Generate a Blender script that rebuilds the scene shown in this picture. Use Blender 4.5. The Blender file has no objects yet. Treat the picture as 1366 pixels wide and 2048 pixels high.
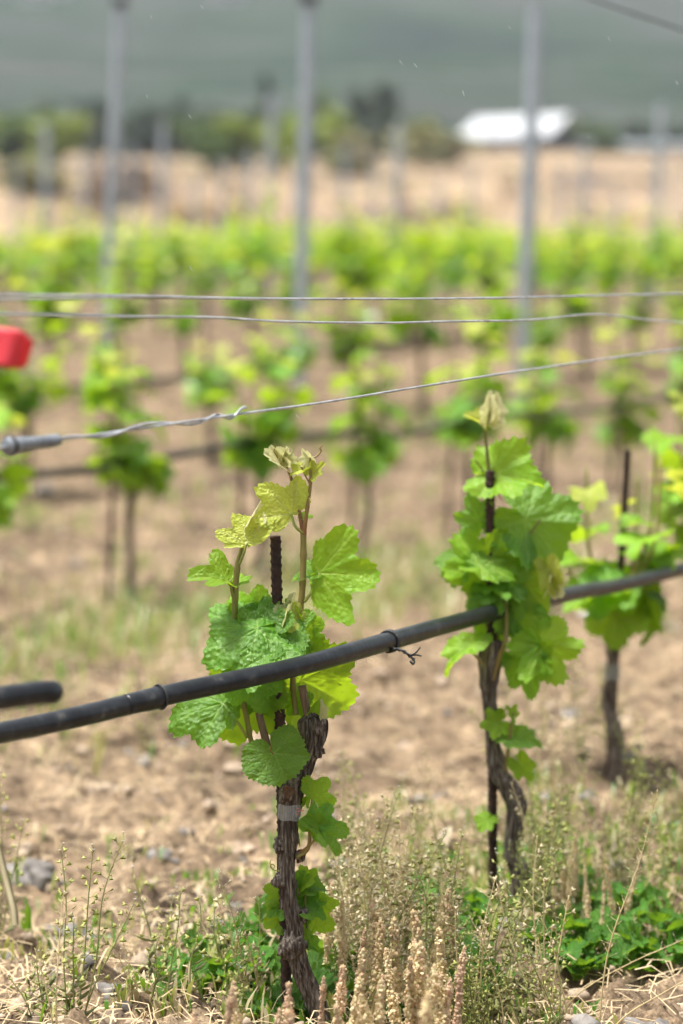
import bpy, math, random
import numpy as np
from mathutils import Vector, Matrix

# ------------------------------------------------------------------ camera, sky, sun, exposure
SC = bpy.context.scene
COL = SC.collection
EYE = 0.80
PITCH = math.radians(5.01)
FPX = 85.0 / 36.0 * 2048.0
Y0 = 2.62                                   # depth of the nearest vine

cam_d = bpy.data.cameras.new('camera')
cam = bpy.data.objects.new('camera', cam_d)
COL.objects.link(cam)
cam.location = (0, 0, EYE)
cam.rotation_euler = (math.pi / 2 - PITCH, 0, 0)
cam_d.sensor_fit = 'VERTICAL'
cam_d.sensor_height = 36.0
cam_d.sensor_width = 24.0
cam_d.lens = 85.0
cam_d.clip_start = 0.05
cam_d.clip_end = 9000
cam_d.dof.use_dof = True
cam_d.dof.focus_distance = 2.64
cam_d.dof.aperture_fstop = 3.25
SC.camera = cam

SUN_EL, SUN_AZ = math.radians(74), math.radians(-105)      # azimuth from +Y (behind the scene) towards +X
world = bpy.data.worlds.new('World')
SC.world = world
world.use_nodes = True
wn = world.node_tree
bg = wn.nodes['Background']
sky = wn.nodes.new('ShaderNodeTexSky')
sky.sky_type = 'NISHITA'
sky.sun_disc = False
sky.sun_elevation = SUN_EL
sky.sun_rotation = SUN_AZ
sky.air_density = 1.0
sky.dust_density = 3.5
sky.ozone_density = 0.6
cloud = wn.nodes.new('ShaderNodeHueSaturation')            # thin bright cloud: the same sky, paler
cloud.inputs['Saturation'].default_value = 0.48
wn.links.new(sky.outputs[0], cloud.inputs['Color'])
wn.links.new(cloud.outputs[0], bg.inputs[0])
bg.inputs[1].default_value = 0.085

sun_d = bpy.data.lights.new('sun', 'SUN')
sun_d.energy = 4.5
sun_d.angle = math.radians(11)
sun_d.color = (1.0, 0.975, 0.94)
sun = bpy.data.objects.new('sun', sun_d)
COL.objects.link(sun)
sdir = Vector((math.sin(SUN_AZ) * math.cos(SUN_EL), math.cos(SUN_AZ) * math.cos(SUN_EL), math.sin(SUN_EL)))
sun.rotation_euler = sdir.to_track_quat('Z', 'Y').to_euler()
sun.location = (0, 0, 30)

SC.view_settings.view_transform = 'Standard'
SC.view_settings.look = 'None'
SC.view_settings.gamma = 1.0
SC.view_settings.exposure = 1.25
SC.render.engine = 'CYCLES'
SC.cycles.use_denoising = True
SC.cycles.max_bounces = 5
SC.cycles.diffuse_bounces = 3
SC.cycles.glossy_bounces = 2
SC.cycles.transmission_bounces = 4
SC.cycles.caustics_reflective = False
SC.cycles.caustics_refractive = False
SC.cycles.adaptive_threshold = 0.035
SC.cycles.transparent_max_bounces = 6
SC.cycles.volume_bounces = 0

# ------------------------------------------------------------------ helpers
R = random.Random(7)
CR, SR = math.cos(PITCH), math.sin(PITCH)


def P(px, py, Y):
    """world point on the line of sight of photograph point (px, py) at world depth Y"""
    a = (px - 683.0) / FPX
    b = -(py - 1024.0) / FPX
    d = Vector((a, CR + b * SR, -SR + b * CR))
    return Vector((0, 0, EYE)) + d * (Y / d.y)


def _h(ix, iy, iz, seed):
    h = (ix * 374761393 + iy * 668265263 + iz * 2147483647 + seed * 1442695041) & 0xffffffff
    h = ((h ^ (h >> 13)) * 1274126177) & 0xffffffff
    h = ((h ^ (h >> 16)) * 2246822519) & 0xffffffff
    return ((h ^ (h >> 15)) & 0xffffff) / float(0xffffff)


def noise(x, y, z=0.0, seed=0):
    x, y, z = np.broadcast_arrays(np.asarray(x, float), np.asarray(y, float), np.asarray(z, float))
    fx, fy, fz = np.floor(x), np.floor(y), np.floor(z)
    ix, iy, iz = fx.astype(np.int64), fy.astype(np.int64), fz.astype(np.int64)
    u, v, w = x - fx, y - fy, z - fz
    u, v, w = [t * t * (3 - 2 * t) for t in (u, v, w)]
    o = 0
    for a in (0, 1):
        for b in (0, 1):
            for c in (0, 1):
                o = o + (u if a else 1 - u) * (v if b else 1 - v) * (w if c else 1 - w) * _h(ix + a, iy + b, iz + c, seed)
    return o * 2 - 1


def fbm(x, y, z=0.0, seed=0, octv=4, gain=0.5):
    o, a, f = 0, 1.0, 1.0
    for i in range(octv):
        o = o + a * noise(np.asarray(x) * f, np.asarray(y) * f, np.asarray(z) * f, seed + i)
        a *= gain
        f *= 2.03
    return o


class MB:
    """collects vertices and faces; build() links them as ONE mesh object"""

    def __init__(s):
        s.v, s.f, s.m, s.a, s.n = [], [], [], [], 0

    def add(s, verts, faces, mat=0, attr=None):
        verts = np.asarray(verts, float).reshape(-1, 3)
        s.v.append(verts)
        n = s.n
        for f in faces:
            s.f.append([int(i) + n for i in f])
        s.m += [mat] * len(faces)
        s.a.append(np.zeros(len(verts)) if attr is None else np.broadcast_to(np.asarray(attr, float), (len(verts),)))
        s.n += len(verts)
        return s

    def mesh(s, name, mats, smooth=True, attr=None):
        me = bpy.data.meshes.new(name)
        V = np.concatenate(s.v) if s.v else np.zeros((0, 3))
        me.from_pydata(V.tolist(), [], s.f)
        for m in (mats if isinstance(mats, (list, tuple)) else [mats]):
            me.materials.append(m)
        if any(s.m):
            me.polygons.foreach_set('material_index', s.m)
        if smooth:
            me.polygons.foreach_set('use_smooth', [True] * len(me.polygons))
        if attr:
            at = me.attributes.new(attr, 'FLOAT', 'POINT')
            at.data.foreach_set('value', np.concatenate(s.a))
        me.update()
        return me

    def build(s, name, mats, parent=None, smooth=True, attr=None):
        return link(name, s.mesh(name, mats, smooth, attr), parent)


def link(name, data, parent=None, loc=None):
    o = bpy.data.objects.new(name, data)
    COL.objects.link(o)
    if parent:
        o.parent = parent
    if loc is not None:
        o.location = loc
    return o


def tag(o, label=None, cat=None, group=None, kind=None):
    if label:
        o['label'] = label
    if cat:
        o['category'] = cat
    if group:
        o['group'] = group
    if kind:
        o['kind'] = kind
    return o


def thing(name, loc, label, cat, group=None):
    o = link(name, None, None, loc)
    o.empty_display_size = 0.05
    return tag(o, label, cat, group)


def copy_tree(o, parent=None):
    c = o.copy()
    COL.objects.link(c)
    c.parent = parent
    for ch in list(o.children):
        copy_tree(ch, c)
    return c


def grid_faces(nr, nc, closed=True):
    F = []
    for i in range(nr - 1):
        for j in range(nc if closed else nc - 1):
            k = (j + 1) % nc
            F.append((i * nc + j, i * nc + k, (i + 1) * nc + k, (i + 1) * nc + j))
    return F


def spline(pts, n):
    """Catmull-Rom through rows of numbers, n samples"""
    p = np.asarray(pts, float)
    if len(p) == 2:
        t = np.linspace(0, 1, n)[:, None]
        return p[0] * (1 - t) + p[1] * t
    q = np.vstack([2 * p[0] - p[1], p, 2 * p[-1] - p[-2]])
    t = np.linspace(0, len(p) - 1 - 1e-6, n)
    i = t.astype(int)
    u = (t - i)[:, None]
    a, b, c, d = q[i], q[i + 1], q[i + 2], q[i + 3]
    return 0.5 * (2 * b + (c - a) * u + (2 * a - 5 * b + 4 * c - d) * u * u + (3 * b - a - 3 * c + d) * u ** 3)


def frames(C):
    T = np.gradient(C, axis=0)
    T /= np.linalg.norm(T, axis=1)[:, None] + 1e-12
    ref = np.array([0.0, -1.0, 0.0]) if abs(T[0][1]) < 0.9 else np.array([1.0, 0, 0])
    U = []
    u = ref
    for t in T:
        u = u - t * np.dot(u, t)
        u /= np.linalg.norm(u) + 1e-12
        U.append(u)
    U = np.array(U)
    return T, U, np.cross(T, U)


def tube(mb, pts, rad, n=24, seg=8, mat=0, rfun=None, caps=True, attr=None):
    """swept tube; rad: number or list per control point; rfun(angle, arclength, r) -> r"""
    pts = [tuple(p) for p in pts]
    rads = [rad] * len(pts) if not hasattr(rad, '__len__') else rad
    S = spline([list(p) + [r] for p, r in zip(pts, rads)], n)
    C, r = S[:, :3], np.maximum(S[:, 3], 1e-5)
    T, U, W = frames(C)
    L = np.concatenate([[0], np.cumsum(np.linalg.norm(np.diff(C, axis=0), axis=1))])
    th = np.linspace(0, 2 * math.pi, seg, endpoint=False)
    rr = np.repeat(r[:, None], seg, 1)
    if rfun:
        rr = rfun(np.repeat(th[None, :], n, 0), np.repeat(L[:, None], seg, 1), rr)
    V = C[:, None, :] + rr[:, :, None] * (np.cos(th)[None, :, None] * U[:, None, :] + np.sin(th)[None, :, None] * W[:, None, :])
    V = V.reshape(-1, 3)
    F = grid_faces(n, seg)
    if caps:
        V = np.vstack([V, C[0], C[-1]])
        a, b = n * seg, n * seg + 1
        for j in range(seg):
            F.append((a, (j + 1) % seg, j))
            F.append((b, (n - 1) * seg + j, (n - 1) * seg + (j + 1) % seg))
    mb.add(V, F, mat, attr)
    return C


def boxm(mb, c, s, rz=0.0, mat=0):
    cx, cy, cz = c
    sx, sy, sz = [k / 2 for k in s]
    V = np.array([(x * sx, y * sy, z * sz) for x in (-1, 1) for y in (-1, 1) for z in (-1, 1)])
    ca, sa = math.cos(rz), math.sin(rz)
    V = np.stack([V[:, 0] * ca - V[:, 1] * sa + cx, V[:, 0] * sa + V[:, 1] * ca + cy, V[:, 2] + cz], 1)
    mb.add(V, [(0, 1, 3, 2), (4, 6, 7, 5), (0, 4, 5, 1), (2, 3, 7, 6), (0, 2, 6, 4), (1, 5, 7, 3)], mat)


# ------------------------------------------------------------------ materials
def mat_new(name):
    m = bpy.data.materials.new(name)
    m.use_nodes = True
    nt = m.node_tree
    return m, nt, nt.nodes['Principled BSDF'], nt.nodes['Material Output']


def N(nt, typ, **kw):
    n = nt.nodes.new(typ)
    for k, v in kw.items():
        if k.startswith('i_'):
            n.inputs[k[2:].replace('_', ' ')].default_value = v
        else:
            setattr(n, k, v)
    return n


def ramp(nt, fac, stops):
    n = nt.nodes.new('ShaderNodeValToRGB')
    e = n.color_ramp.elements
    while len(e) < len(stops):
        e.new(0.5)
    for el, (p, c) in zip(e, stops):
        el.position = p
        el.color = (*c, 1)
    nt.links.new(fac, n.inputs[0])
    return n.outputs[0]


def mixc(nt, fac, a, b, mode='MIX'):
    n = nt.nodes.new('ShaderNodeMix')
    n.data_type = 'RGBA'
    n.blend_type = mode
    for s, v in ((n.inputs[0], fac), (n.inputs[6], a), (n.inputs[7], b)):
        if hasattr(v, 'is_linked'):
            nt.links.new(v, s)
        elif isinstance(v, (int, float)):
            s.default_value = v
        else:
            s.default_value = (*v, 1)
    return n.outputs[2]


def simple(name, stops, scale=20, rough=0.7, metal=0.0, bump=0.3, bscale=60, spec=0.4, stretch=(1, 1, 1), coord='Object', detail=5, bdist=0.002):
    m, nt, b, out = mat_new(name)
    tc = N(nt, 'ShaderNodeTexCoord')
    mp = N(nt, 'ShaderNodeMapping')
    mp.inputs['Scale'].default_value = stretch
    nt.links.new(tc.outputs[coord], mp.inputs[0])
    nz = N(nt, 'ShaderNodeTexNoise', i_Scale=scale, i_Detail=detail, i_Roughness=0.6)
    nt.links.new(mp.outputs[0], nz.inputs['Vector'])
    nt.links.new(ramp(nt, nz.outputs['Fac'], stops), b.inputs['Base Color'])
    b.inputs['Roughness'].default_value = rough
    b.inputs['Metallic'].default_value = metal
    b.inputs['Specular IOR Level'].default_value = spec
    if bump:
        n2 = N(nt, 'ShaderNodeTexNoise', i_Scale=bscale, i_Detail=4.0)
        nt.links.new(mp.outputs[0], n2.inputs['Vector'])
        bp = N(nt, 'ShaderNodeBump', i_Strength=bump, i_Distance=bdist)
        nt.links.new(n2.outputs['Fac'], bp.inputs['Height'])
        nt.links.new(bp.outputs[0], b.inputs['Normal'])
    return m


def leaf_mat(name, c1, c2, vein, tcol, trans=0.42, rough=0.42, bump=0.6, spec=0.5, edge=None):
    m, nt, b, out = mat_new(name)
    tc = N(nt, 'ShaderNodeTexCoord')
    oi = N(nt, 'ShaderNodeObjectInfo')
    nz = N(nt, 'ShaderNodeTexNoise', i_Scale=3.0, i_Detail=5.0, i_Roughness=0.65)
    nt.links.new(tc.outputs['Object'], nz.inputs['Vector'])
    nz.noise_dimensions = '4D'
    nt.links.new(oi.outputs['Random'], nz.inputs['W'])
    base = ramp(nt, nz.outputs['Fac'], [(0.32, c1), (0.68, c2)])
    hs = N(nt, 'ShaderNodeHueSaturation')
    mr = N(nt, 'ShaderNodeMapRange')
    mr.inputs[3].default_value, mr.inputs[4].default_value = 0.68, 1.25
    nt.links.new(oi.outputs['Random'], mr.inputs[0])
    nt.links.new(mr.outputs[0], hs.inputs['Value'])
    nt.links.new(base, hs.inputs['Color'])
    at = N(nt, 'ShaderNodeAttribute', attribute_name='vein')
    col = mixc(nt, at.outputs['Fac'], hs.outputs[0], vein)
    nt.links.new(col, b.inputs['Base Color'])
    b.inputs['Roughness'].default_value = rough
    b.inputs['Specular IOR Level'].default_value = spec
    vo = N(nt, 'ShaderNodeTexVoronoi', i_Scale=15.0)
    vo.feature = 'SMOOTH_F1'
    nt.links.new(tc.outputs['Object'], vo.inputs['Vector'])
    n3 = N(nt, 'ShaderNodeTexNoise', i_Scale=60.0, i_Detail=3.0)
    nt.links.new(tc.outputs['Object'], n3.inputs['Vector'])
    ad = N(nt, 'ShaderNodeMath', operation='MULTIPLY_ADD')
    nt.links.new(n3.outputs['Fac'], ad.inputs[0])
    ad.inputs[1].default_value = 0.35
    nt.links.new(vo.outputs['Distance'], ad.inputs[2])
    bp = N(nt, 'ShaderNodeBump', i_Strength=min(1, bump), i_Distance=0.005)
    bp.invert = True
    nt.links.new(ad.outputs[0], bp.inputs['Height'])
    nt.links.new(bp.outputs[0], b.inputs['Normal'])
    tr = N(nt, 'ShaderNodeBsdfTranslucent')
    tcm = mixc(nt, at.outputs['Fac'], tcol, [k * 0.75 for k in tcol])
    nt.links.new(tcm, tr.inputs['Color'])
    mx = N(nt, 'ShaderNodeMixShader')
    mx.inputs[0].default_value = trans
    nt.links.new(b.outputs[0], mx.inputs[1])
    nt.links.new(tr.outputs[0], mx.inputs[2])
    nt.links.new(mx.outputs[0], out.inputs['Surface'])
    return m


M = {}
M['leaf'] = leaf_mat('leaf_green', (0.085, 0.235, 0.013), (0.150, 0.345, 0.028), (0.25, 0.44, 0.08), (0.36, 0.62, 0.012), bump=0.6, rough=0.31, spec=0.55)
M['leaf_light'] = leaf_mat('leaf_light_green', (0.150, 0.335, 0.015), (0.23, 0.43, 0.030), (0.34, 0.49, 0.06), (0.46, 0.65, 0.018), trans=0.46, spec=0.35, bump=0.35)
M['leaf_young'] = leaf_mat('leaf_young_yellow', (0.38, 0.47, 0.045), (0.55, 0.60, 0.10), (0.66, 0.66, 0.24), (0.66, 0.72, 0.07), trans=0.45)
M['leaf_bud'] = leaf_mat('leaf_bud_cream', (0.66, 0.64, 0.30), (0.82, 0.80, 0.54), (0.74, 0.62, 0.32), (0.8, 0.78, 0.34), trans=0.48, rough=0.7)
M['weed'] = leaf_mat('weed_leaf_green', (0.045, 0.165, 0.010), (0.095, 0.26, 0.022), (0.22, 0.36, 0.07), (0.26, 0.44, 0.02), trans=0.38)
M['shoot'] = simple('shoot_green', [(0.35, (0.17, 0.21, 0.035)), (0.65, (0.28, 0.19, 0.06))], scale=35, rough=0.45, bump=0.1, stretch=(1, 1, 0.25))
M['shoot_red'] = simple('shoot_reddish', [(0.35, (0.25, 0.10, 0.035)), (0.65, (0.26, 0.22, 0.06))], scale=40, rough=0.45, bump=0.1, stretch=(1, 1, 0.25))
M['petiole'] = simple('petiole_green', [(0.35, (0.22, 0.30, 0.05)), (0.65, (0.34, 0.32, 0.08))], scale=30, rough=0.45, bump=0.0)
M['bark'] = simple('vine_bark', [(0.32, (0.030, 0.021, 0.015)), (0.46, (0.085, 0.060, 0.045)), (0.56, (0.20, 0.165, 0.13)), (0.70, (0.40, 0.355, 0.30))], scale=330, rough=0.92, bump=1.0, bscale=520, stretch=(1, 1, 0.10), bdist=0.004, detail=7)
M['cane'] = simple('cane_wood', [(0.3, (0.10, 0.06, 0.035)), (0.7, (0.25, 0.17, 0.11))], scale=400, rough=0.75, bump=0.6, bscale=600, stretch=(1, 1, 0.10))
M['cut'] = simple('cut_wood', [(0.3, (0.07, 0.035, 0.02)), (0.7, (0.20, 0.11, 0.06))], scale=300, rough=0.85)
M['rust'] = simple('rusty_rebar', [(0.3, (0.018, 0.010, 0.008)), (0.6, (0.055, 0.028, 0.018)), (0.8, (0.12, 0.05, 0.025))], scale=110, rough=0.85, bump=0.6, bscale=260, bdist=0.001)
M['pipe'] = simple('black_polythene', [(0.30, (0.008, 0.009, 0.010)), (0.50, (0.014, 0.0155, 0.0175)), (0.62, (0.026, 0.028, 0.030)), (0.74, (0.085, 0.080, 0.070))], scale=55, rough=0.32, bump=0.35, bscale=160, detail=8, spec=0.32, bdist=0.001)
M['wire'] = simple('galvanised_wire', [(0.3, (0.30, 0.31, 0.32)), (0.62, (0.60, 0.61, 0.62)), (0.72, (0.16, 0.13, 0.10))], scale=38, rough=0.42, metal=0.55, bump=0.2, bscale=300, bdist=0.0005)
M['galv'] = simple('galvanised_post', [(0.3, (0.30, 0.335, 0.37)), (0.7, (0.44, 0.48, 0.52))], scale=12, rough=0.5, metal=0.2, bump=0.1)
M['crimp'] = simple('zinc_sleeve', [(0.3, (0.14, 0.155, 0.17)), (0.7, (0.28, 0.30, 0.32))], scale=80, rough=0.45, metal=0.3, bump=0.2)
M['dark'] = simple('dark_plastic', [(0.3, (0.02, 0.02, 0.02)), (0.7, (0.05, 0.05, 0.05))], rough=0.6, bump=0)
M['straw'] = simple('dry_straw', [(0.3, (0.34, 0.24, 0.12)), (0.7, (0.66, 0.52, 0.32))], scale=9, rough=0.8, bump=0)
M['stem_dry'] = simple('dry_stem', [(0.3, (0.40, 0.30, 0.13)), (0.7, (0.60, 0.50, 0.28))], scale=14, rough=0.7, bump=0)
M['stem_green'] = simple('weed_stem', [(0.3, (0.15, 0.20, 0.05)), (0.7, (0.30, 0.27, 0.10))], scale=14, rough=0.6, bump=0)
M['pod'] = leaf_mat('seed_pod', (0.30, 0.36, 0.08), (0.50, 0.48, 0.16), (0.5, 0.5, 0.2), (0.5, 0.5, 0.12), trans=0.3, bump=0.0)
M['pod_dry'] = leaf_mat('dry_seed_pod', (0.48, 0.40, 0.22), (0.68, 0.60, 0.38), (0.6, 0.5, 0.3), (0.6, 0.5, 0.25), trans=0.3, bump=0.0)
M['flower'] = simple('white_petal', [(0.3, (0.7, 0.7, 0.62)), (0.7, (0.85, 0.85, 0.8))], rough=0.7, bump=0)
M['sorrel'] = leaf_mat('sorrel_seed', (0.70, 0.60, 0.31), (0.84, 0.73, 0.48), (0.74, 0.50, 0.32), (0.82, 0.70, 0.38), trans=0.42, rough=0.7, bump=0.0)
M['sorrel_pink'] = leaf_mat('sorrel_seed_pink', (0.74, 0.54, 0.34), (0.82, 0.66, 0.45), (0.70, 0.42, 0.30), (0.78, 0.62, 0.38), trans=0.42, rough=0.7, bump=0.0)
M['stone'] = simple('field_stone', [(0.3, (0.095, 0.085, 0.075)), (0.7, (0.26, 0.235, 0.21))], scale=60, rough=0.85, bump=0.6)
M['stone_tan'] = simple('tan_stone', [(0.3, (0.24, 0.175, 0.115)), (0.7, (0.46, 0.36, 0.26))], scale=60, rough=0.9, bump=0.6)
M['stone_white'] = simple('pale_stone', [(0.3, (0.5, 0.48, 0.45)), (0.7, (0.75, 0.73, 0.7))], scale=10, rough=0.8, bump=0.3)


def tape_mat():
    m, nt, b, out = mat_new('clear_tape')
    b.inputs['Base Color'].default_value = (0.78, 0.78, 0.75, 1)
    b.inputs['Roughness'].default_value = 0.3
    tp = N(nt, 'ShaderNodeBsdfTransparent')
    tp.inputs[0].default_value = (0.9, 0.9, 0.88, 1)
    mx = N(nt, 'ShaderNodeMixShader')
    mx.inputs[0].default_value = 0.27
    nt.links.new(tp.outputs[0], mx.inputs[1])
    nt.links.new(b.outputs[0], mx.inputs[2])
    nt.links.new(mx.outputs[0], out.inputs['Surface'])
    return m


M['tape'] = tape_mat()
M['red_print'] = simple('red_print', [(0.3, (0.7, 0.09, 0.06)), (0.7, (0.8, 0.14, 0.09))], rough=0.5, bump=0)


def flag_mat():
    m, nt, b, out = mat_new('red_flag_film')
    b.inputs['Base Color'].default_value = (0.78, 0.07, 0.09, 1)
    b.inputs['Roughness'].default_value = 0.45
    tr = N(nt, 'ShaderNodeBsdfTranslucent')
    tr.inputs[0].default_value = (0.85, 0.06, 0.08, 1)
    mx = N(nt, 'ShaderNodeMixShader')
    mx.inputs[0].default_value = 0.4
    nt.links.new(b.outputs[0], mx.inputs[1])
    nt.links.new(tr.outputs[0], mx.inputs[2])
    nt.links.new(mx.outputs[0], out.inputs['Surface'])
    return m


M['flag'] = flag_mat()


def soil_mat():
    m, nt, b, out = mat_new('vineyard_soil')
    ge = N(nt, 'ShaderNodeNewGeometry')
    tc = N(nt, 'ShaderNodeTexCoord')
    n1 = N(nt, 'ShaderNodeTexNoise', i_Scale=3.6, i_Detail=8.0, i_Roughness=0.72)
    n2 = N(nt, 'ShaderNodeTexNoise', i_Scale=28.0, i_Detail=6.0, i_Roughness=0.7)
    n3 = N(nt, 'ShaderNodeTexNoise', i_Scale=190.0, i_Detail=4.0, i_Roughness=0.7)
    for n in (n1, n2, n3):
        nt.links.new(tc.outputs['Object'], n.inputs['Vector'])
    c1 = ramp(nt, n1.outputs['Fac'], [(0.37, (0.085, 0.064, 0.045)), (0.46, (0.165, 0.122, 0.081)), (0.57, (0.25, 0.188, 0.124)), (0.70, (0.37, 0.288, 0.195))])
    c2 = ramp(nt, n2.outputs['Fac'], [(0.34, (0.32, 0.30, 0.29)), (0.47, (0.82, 0.80, 0.79)), (0.66, (1.4, 1.36, 1.3))])
    c3 = ramp(nt, n3.outputs['Fac'], [(0.34, (0.5, 0.48, 0.46)), (0.66, (1.35, 1.32, 1.28))])
    c = mixc(nt, 1.0, c1, c2, 'MULTIPLY')
    c = mixc(nt, 1.0, c, c3, 'MULTIPLY')
    # far dry field: straw coloured beyond the vine block, patchy
    sep = N(nt, 'ShaderNodeSeparateXYZ')
    nt.links.new(tc.outputs['Object'], sep.inputs[0])
    mr = N(nt, 'ShaderNodeMapRange')
    mr.inputs[1].default_value, mr.inputs[2].default_value = 48, 66
    nt.links.new(sep.outputs['Y'], mr.inputs[0])
    n4 = N(nt, 'ShaderNodeTexNoise', i_Scale=0.16, i_Detail=5.0, i_Roughness=0.6)
    mp = N(nt, 'ShaderNodeMapping')
    mp.inputs['Scale'].default_value = (1, 0.35, 1)
    nt.links.new(tc.outputs['Object'], mp.inputs[0])
    nt.links.new(mp.outputs[0], n4.inputs['Vector'])
    cf = ramp(nt, n4.outputs['Fac'], [(0.34, (0.10, 0.08, 0.065)), (0.45, (0.22, 0.155, 0.10)), (0.60, (0.32, 0.235, 0.145)), (0.74, (0.18, 0.19, 0.09))])
    c = mixc(nt, mr.outputs[0], c, cf)
    nt.links.new(c, b.inputs['Base Color'])
    b.inputs['Roughness'].default_value = 0.95
    b.inputs['Specular IOR Level'].default_value = 0.15
    bp = N(nt, 'ShaderNodeBump', i_Strength=0.7, i_Distance=0.004)
    nt.links.new(n3.outputs['Fac'], bp.inputs['Height'])
    nt.links.new(bp.outputs[0], b.inputs['Normal'])
    return m


M['soil'] = soil_mat()


def hill_mat():
    m, nt, b, out = mat_new('scrub_hillside')
    tc = N(nt, 'ShaderNodeTexCoord')
    n1 = N(nt, 'ShaderNodeTexNoise', i_Scale=0.008, i_Detail=6.0, i_Roughness=0.6)
    n2 = N(nt, 'ShaderNodeTexNoise', i_Scale=0.05, i_Detail=5.0, i_Roughness=0.7)
    for n in (n1, n2):
        nt.links.new(tc.outputs['Object'], n.inputs['Vector'])
    c1 = ramp(nt, n1.outputs['Fac'], [(0.34, (0.012, 0.020, 0.020)), (0.46, (0.026, 0.044, 0.028)), (0.56, (0.052, 0.056, 0.050)), (0.66, (0.026, 0.058, 0.026))])
    c2 = ramp(nt, n2.outputs['Fac'], [(0.3, (0.7, 0.7, 0.7)), (0.7, (1.2, 1.2, 1.15))])
    nt.links.new(mixc(nt, 1.0, c1, c2, 'MULTIPLY'), b.inputs['Base Color'])
    b.inputs['Roughness'].default_value = 1.0
    b.inputs['Specular IOR Level'].default_value = 0.0
    return m


M['hill'] = hill_mat()

# ------------------------------------------------------------------ ground and hill
_kx = [-40, 0, 7, 8.5, 10, 13, 15.6, 20, 25, 34, 50, 58, 66, 90, 130, 250, 330, 3000]
_ky = [0, 0, 0, .02, .10, .34, .52, .72, 0.84, 1.02, 1.28, 1.8, 2.8, 4.9, 7.9, 16.2, 20.5, 20.5]
_tx = np.linspace(-40, 400, 1761)
_ty = np.interp(_tx, _kx, _ky)
for _w in (3, 5):
    _k = np.ones(2 * _w + 1) / (2 * _w + 1)
    _ty = np.convolve(np.pad(_ty, _w, mode='edge'), _k, mode='valid')


def ground_h(x, y, fine=True):
    x, y = np.asarray(x, float), np.asarray(y, float)
    h = np.interp(y, _tx, _ty)
    far = np.clip(1 - (y - 8) / 30, 0.0, 1)
    h = h + 0.022 * fbm(x * 1.3, y * 1.3, 0, 11, 3) * np.clip(y / 3, 0.3, 1) + 0.05 * fbm(x * .12, y * .12, 0, 5, 3) * np.clip((y - 8) / 20, 0, 4)
    h = h - 0.020 * np.exp(-((x - .1) ** 2 + (y - 2.6) ** 2) / .5)
    h = h + 0.055 * np.exp(-((x - .46) / .26) ** 2 - ((y - 3.85) / .32) ** 2)
    if fine:
        a = fbm(x * 9, y * 9, 0, 21, 3)
        c = fbm(x * 38, y * 38, 0, 31, 3)
        h = h + far * (0.018 * a + 0.012 * fbm(x * 19, y * 19, 0, 61, 2) + 0.015 * np.maximum(c, -0.2) * (0.6 + 0.7 * noise(x * 4, y * 4, 0, 3)) + 0.003 * noise(x * 120, y * 120, 0, 8))
    return h


def gz(x, y):
    return float(ground_h(np.array([x]), np.array([y]))[0])


def build_ground():
    cx, cy = 0.0, -1.4
    th = np.concatenate([np.linspace(-75, -12, 24)[:-1], np.linspace(-12, 12, 420), np.linspace(12, 75, 24)[1:]])
    th = np.radians(th)
    r = [1.2]
    while r[-1] < 400:
        q = r[-1]
        step = 0.05 if q < 3.2 else 0.0065 if q < 5.0 else 0.0065 * (q / 5.0) ** 1.7
        r.append(q + min(step, 6.0))
    r = np.array(r)
    X = cx + r[:, None] * np.sin(th)[None, :]
    Y = cy + r[:, None] * np.cos(th)[None, :]
    Z = ground_h(X, Y)
    V = np.stack([X, Y, Z], 2).reshape(-1, 3)
    mb = MB()
    mb.add(V, [])
    n, k = len(r), len(th)
    idx = np.arange(n * k).reshape(n, k)
    F = np.stack([idx[:-1, :-1], idx[:-1, 1:], idx[1:, 1:], idx[1:, :-1]], 2).reshape(-1, 4)
    mb.f = F.tolist()
    mb.m = [0] * len(mb.f)
    tag(mb.build('ground', M['soil']), 'tan cloddy vineyard soil between the vine rows', None, None, 'structure')


build_ground()


def build_hill():
    xs = np.linspace(-1500, 1500, 121)
    ys = np.concatenate([np.linspace(270, 600, 30)[:-1], np.linspace(600, 2400, 60)])
    X, Y = np.meshgrid(xs, ys)
    kx = [270, 320, 500, 800, 1200, 1800, 2400]
    ky = [14, 21, 50, 115, 225, 400, 470]
    Z = np.interp(Y, kx, ky)
    amp = np.clip((Y - 300) / 900, 0, 1)
    Z = Z + amp * (38 * fbm(X * 0.0028 + 3, Y * 0.0016, 0, 71, 4) + 6 * fbm(X * .015, Y * .015, 0, 77, 3)) + amp * 0.03 * X
    V = np.stack([X, Y, Z], 2).reshape(-1, 3)
    idx = np.arange(X.size).reshape(X.shape)
    F = np.stack([idx[:-1, :-1], idx[:-1, 1:], idx[1:, 1:], idx[1:, :-1]], 2).reshape(-1, 4)
    mb = MB()
    mb.add(V, [])
    mb.f = F.tolist()
    mb.m = [0] * len(mb.f)
    tag(mb.build('hill', M['hill']), 'grey green scrub hillside filling the background', None, None, 'structure')
    return float(Z.max())


HILL_TOP = build_hill()

# ------------------------------------------------------------------ leaves
PHI = np.radians([0, 14, 28, 40, 54, 70, 84, 98, 114, 132, 150, 166, 174, 180])


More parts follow.
